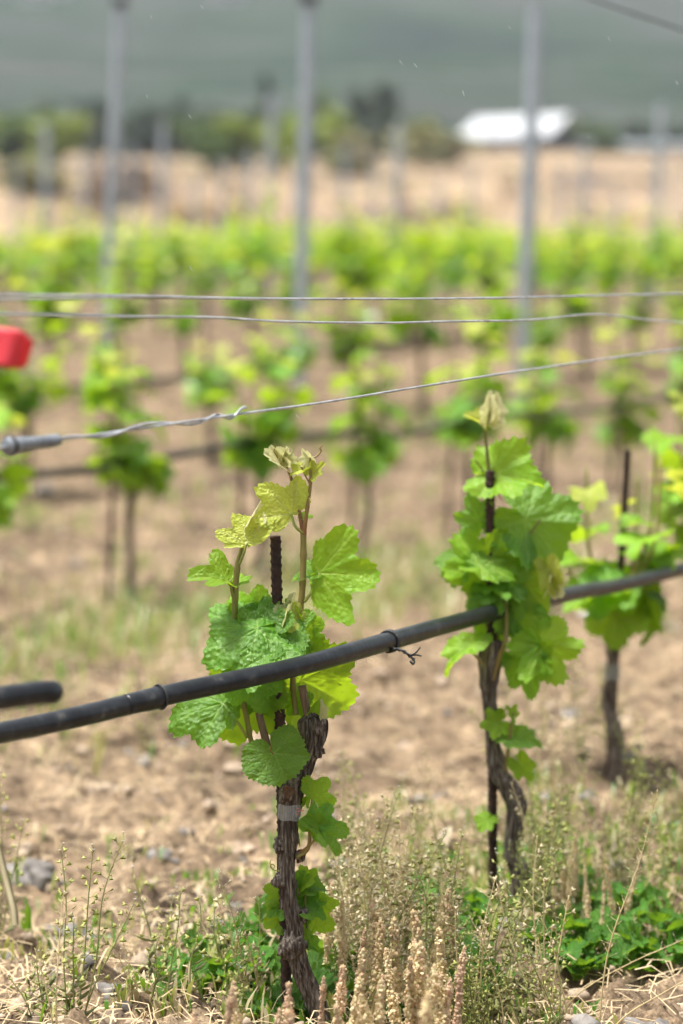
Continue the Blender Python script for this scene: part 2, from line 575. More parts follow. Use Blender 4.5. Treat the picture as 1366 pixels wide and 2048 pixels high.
def outline(phi, lob, rnd, teeth, nt, round_=0.0, back=0.0):
    a = np.abs(phi)
    rv = np.array([1.0, .93, .80 - .33 * lob, .82 - .14 * lob, .92, .84, .70 - .22 * lob, .73 - .05 * lob, .76, .70, .60, .50, .36, .10])
    rv = rv * (1 - round_) + round_ * np.array([.86, .86, .86, .86, .87, .88, .88, .88, .86, .82, .74, .60, .40, .10])
    rv = rv * (1 - back * np.clip((PHI - 1.55) / .5, 0, 1))
    jl = rv * (1 + 0.07 * rnd.standard_normal(len(rv)))
    jr = rv * (1 + 0.07 * rnd.standard_normal(len(rv)))
    jl[0] = jr[0] = 1.0 * (1 - round_) + .86 * round_
    ks = np.linspace(0, math.pi, 721)

    def sm(v):
        w = np.interp(ks, PHI, v)
        k = np.hanning(25)
        k /= k.sum()
        return np.convolve(np.pad(w, 12, mode='reflect'), k, mode='valid')
    r = np.where(phi >= 0, np.interp(a, ks, sm(jr)), np.interp(a, ks, sm(jl)))
    ph = phi * nt / (2 * math.pi)
    fr = ph - np.floor(ph)
    tri = 1 - np.abs(fr * 2 - 1) ** 0.8
    size = 0.55 + 0.45 * noise(np.floor(ph) * 7.3, 0.5, 0.5, int(rnd.integers(9999)))
    return r * (1 + teeth * (tri - 0.5) * size * np.clip((math.pi - a) * 2.2, 0, 1) * 1.6)


def seg_dist(x, y, ax, ay, bx, by):
    dx, dy = bx - ax, by - ay
    t = np.clip(((x - ax) * dx + (y - ay) * dy) / (dx * dx + dy * dy), 0, 1)
    return np.hypot(x - ax - t * dx, y - ay - t * dy), t


def leaf_geo(seed, lob=0.4, fold=0.15, cup=0.0, droop=0.25, wave=0.05, blist=0.02, width=1.0, teeth=0.10, na=160, nr=14, curl=0.0, round_=0.0, nteeth=46, back=0.0):
    """unit leaf: stalk joint at the origin, tip along +Y, upper side +Z -> verts, faces, vein weight"""
    rnd = np.random.default_rng(seed)
    phi = np.linspace(-math.pi, math.pi, na, endpoint=False) + math.pi / na
    rr = outline(phi, lob, rnd, teeth, nteeth, round_, back)
    rho = (np.linspace(0, 1, nr + 1)[1:]) ** 0.85
    X = (rho[:, None] * (rr * np.sin(phi))[None, :]).ravel()
    Yy = (rho[:, None] * (rr * np.cos(phi))[None, :]).ravel()
    RH = np.repeat(rho, na)
    PH = np.tile(phi, nr)
    X = np.concatenate([[0], X])
    Yy = np.concatenate([[0], Yy])
    RH = np.concatenate([[0], RH])
    PH = np.concatenate([[0], PH])
    v = np.zeros_like(X)
    for an, L in ((0, .97), (.94, .88), (-.94, .88), (2.0, .70), (-2.0, .70)):
        bx, by = L * math.sin(an), L * math.cos(an)
        d, t = seg_dist(X, Yy, 0, 0, bx, by)
        v = np.maximum(v, np.exp(-(d / (0.020 * (1.15 - t))) ** 2))
        if nr > 6:
            for k, s in enumerate(np.linspace(.22, .82, 6)):
                for sg in (-1, 1):
                    a2 = an + sg * 0.80
                    l2 = 0.42 * (1 - s * 0.75)
                    d, t = seg_dist(X, Yy, bx * s, by * s, bx * s + l2 * math.sin(a2), by * s + l2 * math.cos(a2))
                    v = np.maximum(v, 0.65 * np.exp(-(d / (0.013 * (1.2 - t))) ** 2))
    sd = int(rnd.integers(9999))
    Z = -blist * v * 0.9 + blist * (1 - v) * (noise(X * 9, Yy * 9, 0, sd) * 0.7 + 0.5 * noise(X * 19, Yy * 19, 0, sd + 1))
    Z = Z + wave * RH ** 2 * (np.sin(PH * 3 + rnd.uniform(0, 6)) + 0.6 * np.sin(PH * 7 + rnd.uniform(0, 6)) + 0.35 * np.sin(PH * 13 + rnd.uniform(0, 6)))
    Z = Z + cup * (X ** 2 + Yy ** 2) + 0.05 * fbm(X * 1.6 + 9, Yy * 1.6, 0, sd + 4, 2)
    # V fold about the midrib (true rotation keeps the area)
    fa = fold * (1 - np.exp(-np.abs(X) * 8))
    Xn = X * np.cos(fa)
    Zn = Z * np.cos(fa) + np.abs(X) * np.sin(fa)
    X, Z = Xn, Zn
    # droop: bend along the midrib
    if abs(droop) > 1e-4:
        k = droop * 1.6
        sgn = np.where(Yy > 0, 1.0, 0.6)
        an = k * sgn * np.abs(Yy)
        s = np.sign(Yy)
        Yb = s * np.where(an > 1e-5, np.sin(an) / (k * sgn), np.abs(Yy))
        Zb = -np.where(an > 1e-5, (1 - np.cos(an)) / (k * sgn), 0)
        nz_y, nz_z = s * np.sin(an), np.cos(an)
        Yy, Z = Yb + Z * nz_y, Zb + Z * nz_z
    if abs(curl) > 1e-4:                                   # bend about the long axis
        k = curl * 1.6
        an = k * X
        Xb = np.sin(an) / k - Z * np.sin(an)
        Zb = (1 - np.cos(an)) / k + Z * np.cos(an)
        X, Z = Xb, Zb
    X = X * width
    V = np.stack([X, Yy, Z], 1)
    F = [(0, 1 + j, 1 + (j + 1) % na) for j in range(na) if j != na - 1]
    for i in range(nr - 1):
        for j in range(na - 1):
            a = 1 + i * na + j
            F.append((a, a + na, a + na + 1, a + 1))
    return V, F, v


def leaf_mesh(name, mat, **kw):
    V, F, v = leaf_geo(**kw)
    return MB().add(V, F, 0, v).mesh(name, mat, True, 'vein')


def leaf_matrix(J, T, Nn, size=None, wide=1.0):
    """matrix with the joint at J, tip towards T (vector), normal near Nn"""
    J, T, Nn = Vector(J), Vector(T), Vector(Nn)
    L = T.length if size is None else size
    y = T.normalized()
    z = (Nn - y * Nn.dot(y))
    if z.length < 1e-4:
        z = y.orthogonal()
    z.normalize()
    x = y.cross(z)
    m = Matrix((x * L * wide, y * L, z * L)).transposed().to_4x4()
    m.translation = J
    return m


LOW = [leaf_geo(100 + i, lob=.2 + .1 * i, fold=.2, droop=.5, wave=.07, blist=0, na=22, nr=2, teeth=.18, nteeth=11) for i in range(5)]
MID = {}
for _k, _lobs in (('leaf', (.2, .35, .5, .3)), ('leaf_light', (.3, .45, .25)), ('leaf_young', (.5, .3)), ('leaf_bud', (.4,))):
    MID[_k] = [leaf_mesh('leaf', M[_k], seed=300 + 17 * i + len(_k), lob=l, fold=(.25 if _k != 'leaf_bud' else .9), droop=(.45, .7, .3, .55)[i], wave=.06, blist=.015,
                         na=84, nr=6, nteeth=28, teeth=.13) for i, l in enumerate(_lobs)]

# ------------------------------------------------------------------ hero vine (nearest)
SIDE = {'cam': (0, -1, 0.15), 'up': (0, -.55, .85), 'top': (0, -.25, 1), 'left': (-.6, -.8, .2), 'right': (.6, -.8, .2), 'back': (0, .8, .6), 'down': (0, -1, -.3),
        'upl': (-.5, -.6, .7), 'upr': (.5, -.6, .7)}


def add_leaf(root, spec, Yb, res='hero'):
    (jx, jy, tx, ty, dj, dt, side, mk, kw) = spec
    kw = dict(kw)
    wide = kw.pop('wide', 1.0)
    stalk = kw.pop('stalk', None)
    seed = kw.pop('seed', int(jx * 13 + jy * 7 + tx))
    rl = root.location
    J, T = P(jx, jy, Yb + dj), P(tx, ty, Yb + dt)
    nv = SIDE[side] if isinstance(side, str) else side
    q = dict(seed=seed, na=190, nr=22) if res == 'hero' else dict(seed=seed, na=132, nr=9, nteeth=38, teeth=.15)
    if res != 'hero':
        q.update(wave=.085, blist=.03)
        T = J + (T - J) * .87
    q.update(kw)
    o = link('leaf', leaf_mesh('leaf', M[mk], **q), root)
    o.matrix_basis = leaf_matrix(J - rl, T - J, nv, None, wide)
    if stalk:
        inv = o.matrix_basis.inverted()
        pts = [P(a, b, Yb + c) - rl for a, b, c in stalk] + [J - rl]
        s = (T - J).length
        mb = MB()
        loc = [inv @ p for p in pts]
        tube(mb, loc, [0.0017 / s] * (len(loc) - 1) + [0.0013 / s], 10, 7)
        link('petiole', mb.mesh('petiole', M['petiole']), o)
    return o


def bark_r(seed, amp=1.0, k=4.2):
    def f(th, L, r):
        c, s = np.cos(th), np.sin(th)
        a = noise(c * 2.6 + L * 14, s * 2.6, L * 22, seed)
        rid = 1 - np.abs(noise(c * k, s * k, L * 26, seed + 1))
        fine = noise(c * k * 2.2, s * k * 2.2, L * 60, seed + 2)
        lump = noise(c * .9, s * .9, L * 38, seed + 3)
        return r * (1 + amp * (0.10 * a + 0.34 * (rid - .65) + 0.16 * fine + 0.15 * lump))
    return f


def rebar_r(r0):
    def f(th, L, r):
        k = np.sin(L * 2 * math.pi / 0.0088 + np.where(np.sin(th) > 0, 1, -1) * np.abs(np.sin(th)) * 1.6)
        rib = np.clip(k * 1.5 - .35, 0, 1) * np.clip(np.abs(np.sin(th)) * 2.2, 0.25, 1)
        return r + r0 * (0.20 * rib + 0.16 * (np.abs(np.cos(th)) > .95))
    return f


def rebar(top, bot, r, label, group='rusty rebar vine stakes', n=None):
    b = Vector(bot)
    root = thing('rebar_stake', b, label, 'stake', group)
    mb = MB()
    L = (Vector(top) - b).length
    n = n or int(L / 0.0013)
    tube(mb, [(0, 0, -0.05), Vector(top) - b], r, n, 20 if n > 200 else 7, rfun=rebar_r(r) if n > 200 else None)
    mb.build('rod', M['rust'], root)
    return root


def local(root, pts):
    return [p - root.location for p in pts]


B1 = P(652, 2052, Y0)
B1.z = gz(B1.x, B1.y) - 0.01
v1 = thing('grapevine', B1, 'sharp nearest grapevine with gnarled trunk, clear tape band and two upright leafy shoots', 'grapevine')
Q = lambda px, py, d=0.0: P(px, py, Y0 + d)
mb = MB()
tube(mb, local(v1, [Q(668, 2110), Q(655, 2060), Q(628, 2000), Q(607, 1950), Q(590, 1898), Q(589, 1850), Q(577, 1795), Q(572, 1742), Q(576, 1680), Q(580, 1620), Q(584, 1575), Q(590, 1545, .002)]),
     [.0125, .0115, .0108, .0108, .0112, .0094, .0088, .0086, .0100, .0104, .0122, .0118], 330, 64, rfun=bark_r(3))
mb.build('trunk', M['bark'], v1)
mb = MB()
tube(mb, local(v1, [Q(585, 1590, .003), Q(597, 1555, .004), Q(613, 1515, .006), Q(626, 1475, .006), Q(624, 1440, .006), Q(622, 1425, .006)]), [.010, .0115, .0105, .0120, .0118, .005], 170, 56, rfun=bark_r(9, 1.15))
mb.build('trunk_arm', M['bark'], v1)
for (kx, ky, dd, rad) in ((585, 1893, -.008, .0140), (560, 1762, -.006, .0078), (574, 1585, -.010, .0095), (634, 1452, -.002, .009), (561, 1690, -.004, .0075), (584, 1562, -.004, .011), (600, 1712, 0, .006), (606, 1830, 0, .007), (634, 1500, 0, .0075)):
    c = Q(kx, ky, dd) - v1.location
    u = np.linspace(0, math.pi, 22)
    w = np.linspace(0, 2 * math.pi, 28, endpoint=False)
    UU, WW = np.meshgrid(u, w, indexing='ij')
    d = np.stack([np.sin(UU) * np.cos(WW), np.sin(UU) * np.sin(WW), np.cos(UU)], 2).reshape(-1, 3)
    rr = rad * (1 + .30 * fbm(d[:, 0] * 2.6, d[:, 1] * 2.6, d[:, 2] * 2.6, int(kx), 4, .6))
    mb = MB()
    mb.add(d * rr[:, None] * np.array([1, .8, 1.15]) + np.array(c), grid_faces(22, 28))
    mb.build('burl', M['bark'], v1)
# pruning scar below the round leaf
mb = MB()
c = Q(577, 1583, -.0195) - v1.location
a = np.linspace(0, 2 * math.pi, 20, endpoint=False)
rr = .0062 * (1 + .18 * np.sin(3 * a + 1))
V = [(c.x + r * math.cos(t), c.y - .001 + .0012 * math.sin(2 * t), c.z + 1.1 * r * math.sin(t)) for r, t in zip(rr, a)] + [(c.x, c.y + .003, c.z)]
mb.add(V, [(20, j, (j + 1) % 20) for j in range(20)])
mb.build('pruning_scar', M['cut'], v1)
# loose bark strips
for i in range(26):
    t = R.random()
    yy = 1600 + 440 * t
    xx = np.interp(yy, [1600, 1680, 1742, 1795, 1850, 1898, 1950, 2000, 2050], [582, 576, 572, 577, 589, 590, 607, 628, 652])
    side = R.choice((-1, 1))
    x0 = xx + side * R.uniform(2, 20)
    sl = 0.42 if yy > 1900 else 0.12
    d0 = -.012 + abs(x0 - xx) / 1800 * .7
    p = [Q(x0, yy, d0 + .003), Q(x0 + sl * 14, yy + 16, d0 - .001), Q(x0 + sl * 30 + side * 1.5, yy + 34, d0 - .0025 * R.random())]
    mb = MB()
    C = spline([list(q) for q in local(v1, p)], 8)
    wd = R.uniform(.0008, .0018)
    tt = np.sin(np.linspace(.3, 2.9, 8))[:, None]
    A = C + np.array([wd, 0, 0]) * tt
    Bv = C - np.array([wd, 0.0006, 0]) * tt
    V = np.stack([A, Bv], 1).reshape(-1, 3)
    mb.add(V, grid_faces(8, 2, False))
    mb.build('bark_strip', M['bark'], v1)
# pruned canes
mb = MB()
tube(mb, local(v1, [Q(626, 1452, .004), Q(614, 1420, .004), Q(604, 1372, .003)]), [.0058, .0046, .0047], 60, 20, rfun=bark_r(14, .45))
mb.build('pruned_cane', M['cane'], v1)
mb = MB()
tube(mb, local(v1, [Q(552, 1560, .006), Q(532, 1480, .008), Q(521, 1440, .008), Q(514, 1405, .008)]), [.006, .0042, .0040, .0042], 60, 18, rfun=bark_r(15, .4))
mb.build('pruned_cane', M['cane'], v1)


def shoot(root, Yb, pts, rads, mk='shoot', nodes=True, n=70):
    q = [P(a, b, Yb + d) - root.location for a, b, d in pts]
    m = MB()
    tube(m, q, rads, n, 12, rfun=(lambda th, L, r: r * (1 + .22 * np.exp(-((L / .030 - np.round(L / .030)) / .10) ** 2))) if nodes else None)
    return m.build('shoot', M[mk], root)


s_right = shoot(v1, Y0, [(592, 1430, .012), (586, 1370, .014), (588, 1300, .012), (592, 1250, .008), (602, 1205, .005), (606, 1150, .004), (607, 1063, .004)], [.0030, .0032, .0036, .0038, .0036, .0034, .0034], 'shoot')
shoot(v1, Y0, [(607, 1068, .004), (600, 1030, .006), (592, 985, .008), (578, 945, .006), (566, 922, .004)], [.0030, .0022, .0020, .0016, .0010], 'shoot_red')
shoot(v1, Y0, [(607, 1068, .004), (612, 1035, .002), (621, 965, 0), (620, 930, 0), (621, 912, 0)], [.0030, .0022, .0019, .0014, .0009], 'shoot_red')
s_left = shoot(v1, Y0, [(540, 1560, .004), (505, 1490, .004), (492, 1430, .004), (478, 1365, .004), (470, 1260, 0), (470, 1204, -.002), (474, 1140, -.002), (482, 1100, 0), (492, 1068, .004), (506, 1030, .006)],
               [.0022, .0028, .0030, .0032, .0033, .0034, .0032, .0024, .0018, .0010], 'shoot')
shoot(v1, Y0, [(470, 1206, -.004), (463, 1180, -.006), (460, 1160, -.004)], [.0020, .0017, .0012], 'shoot', False, 16)
shoot(v1, Y0, [(594, 1714, -.006), (616, 1697, -.008), (620, 1655, -.008), (624, 1600, -.008)], [.0022, .0022, .0020, .0012], 'shoot', False, 26)
shoot(v1, Y0, [(600, 1706, -.006), (625, 1685, -.012), (641, 1660, -.016)], [.0016, .0014, .0011], 'shoot_red', False, 16)
shoot(v1, Y0, [(604, 1905, .01), (615, 1880, .012), (612, 1830, .012), (608, 1770, .010)], [.0016, .0016, .0015, .001], 'shoot', False, 20)

LEAVES1 = [
    # jx, jy, tx, ty, dj, dt, side, material, shape
    (583, 1028, 524, 966, .004, -.004, 'cam', 'leaf_young', dict(lob=.30, back=.8, fold=.2, droop=.2, blist=.018, width=.95, stalk=[(605, 1066, .002), (590, 1052, .0)])),
    (493, 1086, 484, 1028, -.006, .004, 'cam', 'leaf_young', dict(lob=.6, back=.7, fold=.35, droop=.1, blist=.02, width=1.35, stalk=[(478, 1130, -.004), (486, 1110, -.006)])),
    (502, 1036, 527, 993, .004, .004, 'right', 'leaf_bud', dict(lob=.4, fold=1.0, droop=-.3, width=.75)),
    (458, 1159, 376, 1134, -.004, -.014, 'up', 'leaf_light', dict(lob=.85, back=.6, fold=.3, droop=.3, blist=.022, width=.85)),
    (639, 1146, 762, 1152, .0, -.012, (.1, -1, .2), 'leaf_light', dict(lob=.6, back=.72, fold=.12, droop=.18, blist=.012, width=1.0, stalk=[(609, 1204, .002), (622, 1185, .0)])),
    (628, 1150, 578, 1152, .014, .022, 'up', 'leaf', dict(lob=.4, fold=.4, droop=.4, width=.9)),
    (514, 1262, 388, 1304, -.020, -.045, (0.10, -.62, .75), 'leaf', dict(lob=.35, fold=-.10, droop=.55, wave=.05, blist=.024, width=1.08, seed=5)),
    (548, 1262, 614, 1286, -.014, -.030, (0.05, -.66, .75), 'leaf', dict(lob=.3, fold=.05, droop=.35, blist=.024, width=1.3)),
    (530, 1270, 540, 1186, -.012, .004, (-.15, -.9, .35), 'leaf', dict(lob=.45, fold=.2, droop=.1, blist=.03, width=.85)),
    (512, 1250, 452, 1188, .016, .024, (-.3, -.95, .1), 'leaf_light', dict(lob=.3, fold=.15, droop=.5, width=1.0)),
    (498, 1210, 446, 1222, .012, .020, (-.7, -.5, .5), 'leaf', dict(lob=.3, fold=-.5, droop=.7, width=.8)),
    (598, 1243, 562, 1222, -.002, -.010, (-.2, -.8, .6), 'leaf_young', dict(lob=.7, back=.6, fold=.35, droop=.3, width=1.0)),
    (578, 1240, 592, 1184, .004, .008, 'left', 'leaf_bud', dict(lob=.5, fold=1.1, droop=-.2, width=.8)),
    (590, 1232, 572, 1196, .006, .008, 'cam', 'leaf_light', dict(lob=.5, fold=1.0, droop=-.2, width=.8)),
    (446, 1408, 314, 1424, -.004, -.020, (0.0, -.72, .7), 'leaf', dict(lob=.15, back=.5, fold=-.15, droop=.65, wave=.05, blist=.024, width=.78, stalk=[(494, 1475, .0), (472, 1440, -.008)])),
    (492, 1380, 452, 1486, .016, .024, (-.1, -1, -.1), 'leaf_light', dict(lob=.3, fold=.1, droop=.15, width=.95)),
    (500, 1352, 522, 1426, -.006, -.022, 'up', 'leaf', dict(lob=.35, fold=.25, droop=.5, blist=.03, width=1.0)),
    (548, 1506, 578, 1568, -.034, -.046, (-.02, -1, .30), 'leaf', dict(lob=.0, fold=.08, droop=.15, wave=.045, blist=.022, width=1.16, round_=.9, teeth=.09, nteeth=40, seed=12)),
    (604, 1362, 714, 1420, .055, .085, (.1, -1, .05), 'leaf_light', dict(lob=.35, fold=.1, droop=.12, wave=.04, width=1.02, seed=31)),
    (598, 1396, 574, 1432, .02, .02, 'cam', 'leaf', dict(lob=.2, fold=.3, width=.9)),
    (628, 1420, 645, 1396, .002, 0, 'right', 'leaf_light', dict(lob=.4, fold=.6, width=.9)),
    (640, 1424, 643, 1400, -.002, -.004, 'right', 'leaf_bud', dict(lob=.4, fold=1.1, width=.8)),
    (606, 1262, 652, 1298, .05, .06, (.2, -.8, .5), 'leaf', dict(lob=.3, fold=.2, droop=.4, width=1.0)),
    (474, 1166, 504, 1152, .004, .008, 'up', 'leaf_light', dict(lob=.3, fold=.3, width=.8)),
    (462, 1250, 428, 1216, .010, .014, 'cam', 'leaf_light', dict(lob=.6, fold=.3, width=.9)),
    (608, 1036, 628, 1030, .010, .014, 'up', 'leaf_light', dict(lob=.3, fold=.4, width=.8)),
    (520, 1380, 548, 1430, .014, .010, 'cam', 'leaf', dict(lob=.3, fold=.2, width=1.1)),
    # tip clusters
    (564, 926, 530, 902, .004, 0, 'upl', 'leaf_bud', dict(lob=.5, fold=.8, droop=.3, width=.9)),
    (560, 918, 540, 892, .002, 0, 'cam', 'leaf_bud', dict(lob=.5, fold=.9, width=.8)),
    (566, 916, 576, 894, .002, 0, 'right', 'leaf_bud', dict(lob=.5, fold=.9, width=1.0)),
    (572, 912, 560, 898, .004, 0, 'cam', 'leaf_bud', dict(lob=.5, fold=.9, width=.9)),
    (606, 938, 578, 950, .002, -.004, 'up', 'leaf_young', dict(lob=.4, fold=.4, width=.75)),
    (618, 916, 602, 899, 0, -.002, 'left', 'leaf_bud', dict(lob=.4, fold=.7, width=1.0)),
    (626, 944, 648, 924, 0, -.002, 'cam', 'leaf_young', dict(lob=.6, fold=.5, width=.8)),
    (606, 935, 612, 928, 0, -.002, 'cam', 'leaf_bud', dict(lob=.4, fold=.5, width=.8)),
    # low side shoots
    (626, 1595, 660, 1556, -.008, -.004, (.1, -.9, -.35), 'leaf_light', dict(lob=.35, back=.75, fold=.15, droop=.3, width=1.15)),
    (640, 1658, 688, 1702, -.016, -.030, (.45, -.6, .6), 'leaf', dict(lob=.5, fold=.35, droop=.5, width=.85)),
    (632, 1648, 664, 1608, -.012, -.010, (.2, -.8, .5), 'leaf', dict(lob=.5, fold=.4, droop=.4, width=.9)),
    (636, 1652, 612, 1632, -.016, -.020, (-.3, -.8, .5), 'leaf_light', dict(lob=.3, fold=.4, droop=.3, width=.9)),
    (612, 1604, 616, 1588, -.006, -.008, 'cam', 'leaf_light', dict(lob=.4, fold=.8, width=.8)),
    (608, 1765, 632, 1740, .010, .006, 'up', 'leaf_light', dict(lob=.4, fold=.4, width=1.1)),
    (612, 1776, 650, 1770, .012, .006, 'up', 'leaf', dict(lob=.3, fold=.3, droop=.5, width=1.0)),
    (606, 1760, 590, 1792, .012, .010, 'cam', 'leaf', dict(lob=.3, fold=.2, width=.9)),
    (612, 1810, 656, 1830, .010, -.002, 'up', 'leaf', dict(lob=.35, fold=.25, droop=.4, width=1.0)),
    (612, 1818, 668, 1866, .016, .010, 'cam', 'leaf_light', dict(lob=.4, fold=.15, droop=.3, width=1.0)),
    (610, 1802, 614, 1850, .014, .006, 'cam', 'leaf', dict(lob=.3, fold=.2, width=.8)),
    (612, 1880, 640, 1902, .012, .004, 'up', 'leaf', dict(lob=.3, fold=.3, width=.7)),
    (570, 1790, 530, 1770, .016, .014, 'cam', 'leaf_light', dict(lob=.4, fold=.1, width=1.0)),
    (568, 1810, 532, 1830, .016, .008, 'up', 'leaf', dict(lob=.4, fold=.2, width=1.1)),
    (570, 1830, 524, 1848, .018, .014, 'cam', 'leaf_light', dict(lob=.4, fold=.2, width=.9)),
]
for sp in LEAVES1:
    add_leaf(v1, sp, Y0)


def tendril(root, pts, r=.0008, mk='petiole'):
    m = MB()
    tube(m, local(root, pts), [r] * (len(pts) - 1) + [r * .5], 8 * len(pts), 6)
    return m.build('tendril', M[mk], root)


tendril(v1, [Q(566, 924), Q(578, 912, -.002), Q(586, 900), Q(580, 888)], .0007)
tendril(v1, [Q(621, 916), Q(634, 912), Q(642, 902), Q(640, 896), Q(646, 890)], .0010, 'shoot_red')
tendril(v1, [Q(556, 916), Q(548, 902), Q(552, 892), Q(546, 888)], .0006, 'shoot_red')
tendril(v1, [Q(620, 968), Q(610, 950), Q(604, 936), Q(598, 930)], .0009, 'shoot_red')
tendril(v1, [Q(560, 1742, -.008), Q(548, 1740, -.012), Q(541, 1734, -.014), Q(544, 1728, -.016), Q(549, 1732, -.016), Q(545, 1738, -.018), Q(540, 1726, -.018), Q(543, 1718, -.018)], .0007)
tendril(v1, [Q(546, 1508, -.036), Q(541, 1500, -.042), Q(543, 1490, -.044)], .0008, 'shoot_red')
# tape band
mb = MB()
n = 40
a = np.linspace(-0.4, 2 * math.pi - .2, n)
V = []
for t in a:
    r = .0140 + .0012 * math.sin(2 * t)
    for z, py in ((0, 1637), (1, 1622), (2, 1606)):
        c = P(579, py, Y0) - v1.location
        V.append((c.x + r * math.cos(t) * .93, c.y - r * math.sin(t), c.z + .0006 * math.sin(5 * t + z)))
for k, (dx, dz) in enumerate(((.006, .0), (.012, .001), (.018, .003))):
    for py in (1634, 1622, 1609):
        c = P(600, py, Y0 - .006) - v1.location
        V.insert(0, (0, 0, 0)) if False else V.append((c.x + dx, c.y - .002 * k, c.z + dz))
F = []
for i in range(n + 2):
    for j in range(2):
        if i == n - 1:
            continue
        F.append((i * 3 + j, (i + 1) * 3 + j, (i + 1) * 3 + j + 1, i * 3 + j + 1))
mb.add(V, F)
tape = mb.build('tape_band', M['tape'], v1)
for (px, py, sx, sz) in ((596, 1617, .0024, .0010), (597, 1623, .0030, .0010), (595, 1629, .0022, .0010), (603, 1621, .0060, .0007)):
    m = MB()
    c = P(px, py, Y0 - .0165 + max(0, px - 598) * .0008) - v1.location
    boxm(m, c, (sx, .0003, sz), rz=.5)
    m.build('print_mark', M['red_print'], tape)

rebar(Q(551, 1072, .010), Vector((Q(577, 2020, .020).x, Q(577, 2020, .020).y, gz(B1.x, B1.y) - .02)), .0056, 'dark ribbed rebar stake rising beside the sharp nearest grapevine')

# ------------------------------------------------------------------ second vine on the near row
Y2 = 3.08
B2 = P(1030, 1845, Y2)
B2.z = gz(B2.x, B2.y) - .01
v2 = thing('grapevine', B2, 'second grapevine of the near row, crooked trunk and dense leaves over the pipe', 'grapevine')
Q2 = lambda px, py, d=0.0: P(px, py, Y2 + d)
mb = MB()
tube(mb, local(v2, [Q2(1030, 1860), Q2(1030, 1815), Q2(1038, 1745), Q2(1022, 1705), Q2(1028, 1650), Q2(1034, 1612), Q2(1022, 1580), Q2(998, 1545), Q2(988, 1490), Q2(980, 1410), Q2(977, 1350), Q2(985, 1280)]),
     [.010, .010, .011, .009, .0105, .0115, .012, .011, .0085, .009, .012, .012], 200, 30, rfun=bark_r(40))
mb.build('trunk', M['bark'], v2)
shoot(v2, Y2, [(985, 1360, -.006), (1000, 1310, -.01), (1012, 1270, -.01), (1010, 1180, 0)], [.003, .003, .003, .0028], n=30)
shoot(v2, Y2, [(985, 1290, .01), (978, 1100, .012), (978, 960, .012), (972, 870, .010), (980, 820, .008)], [.0036, .0034, .0026, .0018, .0012], n=40)
shoot(v2, Y2, [(990, 1280, .01), (1020, 1180, .012), (1040, 1100, .012), (1080, 1040, .015)], [.0034, .003, .0026, .0016], n=30)
shoot(v2, Y2, [(1008, 1560, -.006), (1020, 1470, -.01), (1026, 1425, -.012)], [.0026, .0022, .0014], n=24)
shoot(v2, Y2, [(985, 1350, -.006), (950, 1310, -.012), (930, 1300, -.014)], [.002, .0018, .0014], n=16)
shoot(v2, Y2, [(978, 960, .012), (958, 930, .008), (948, 918, .006)], [.0014, .0012, .0008], n=16)
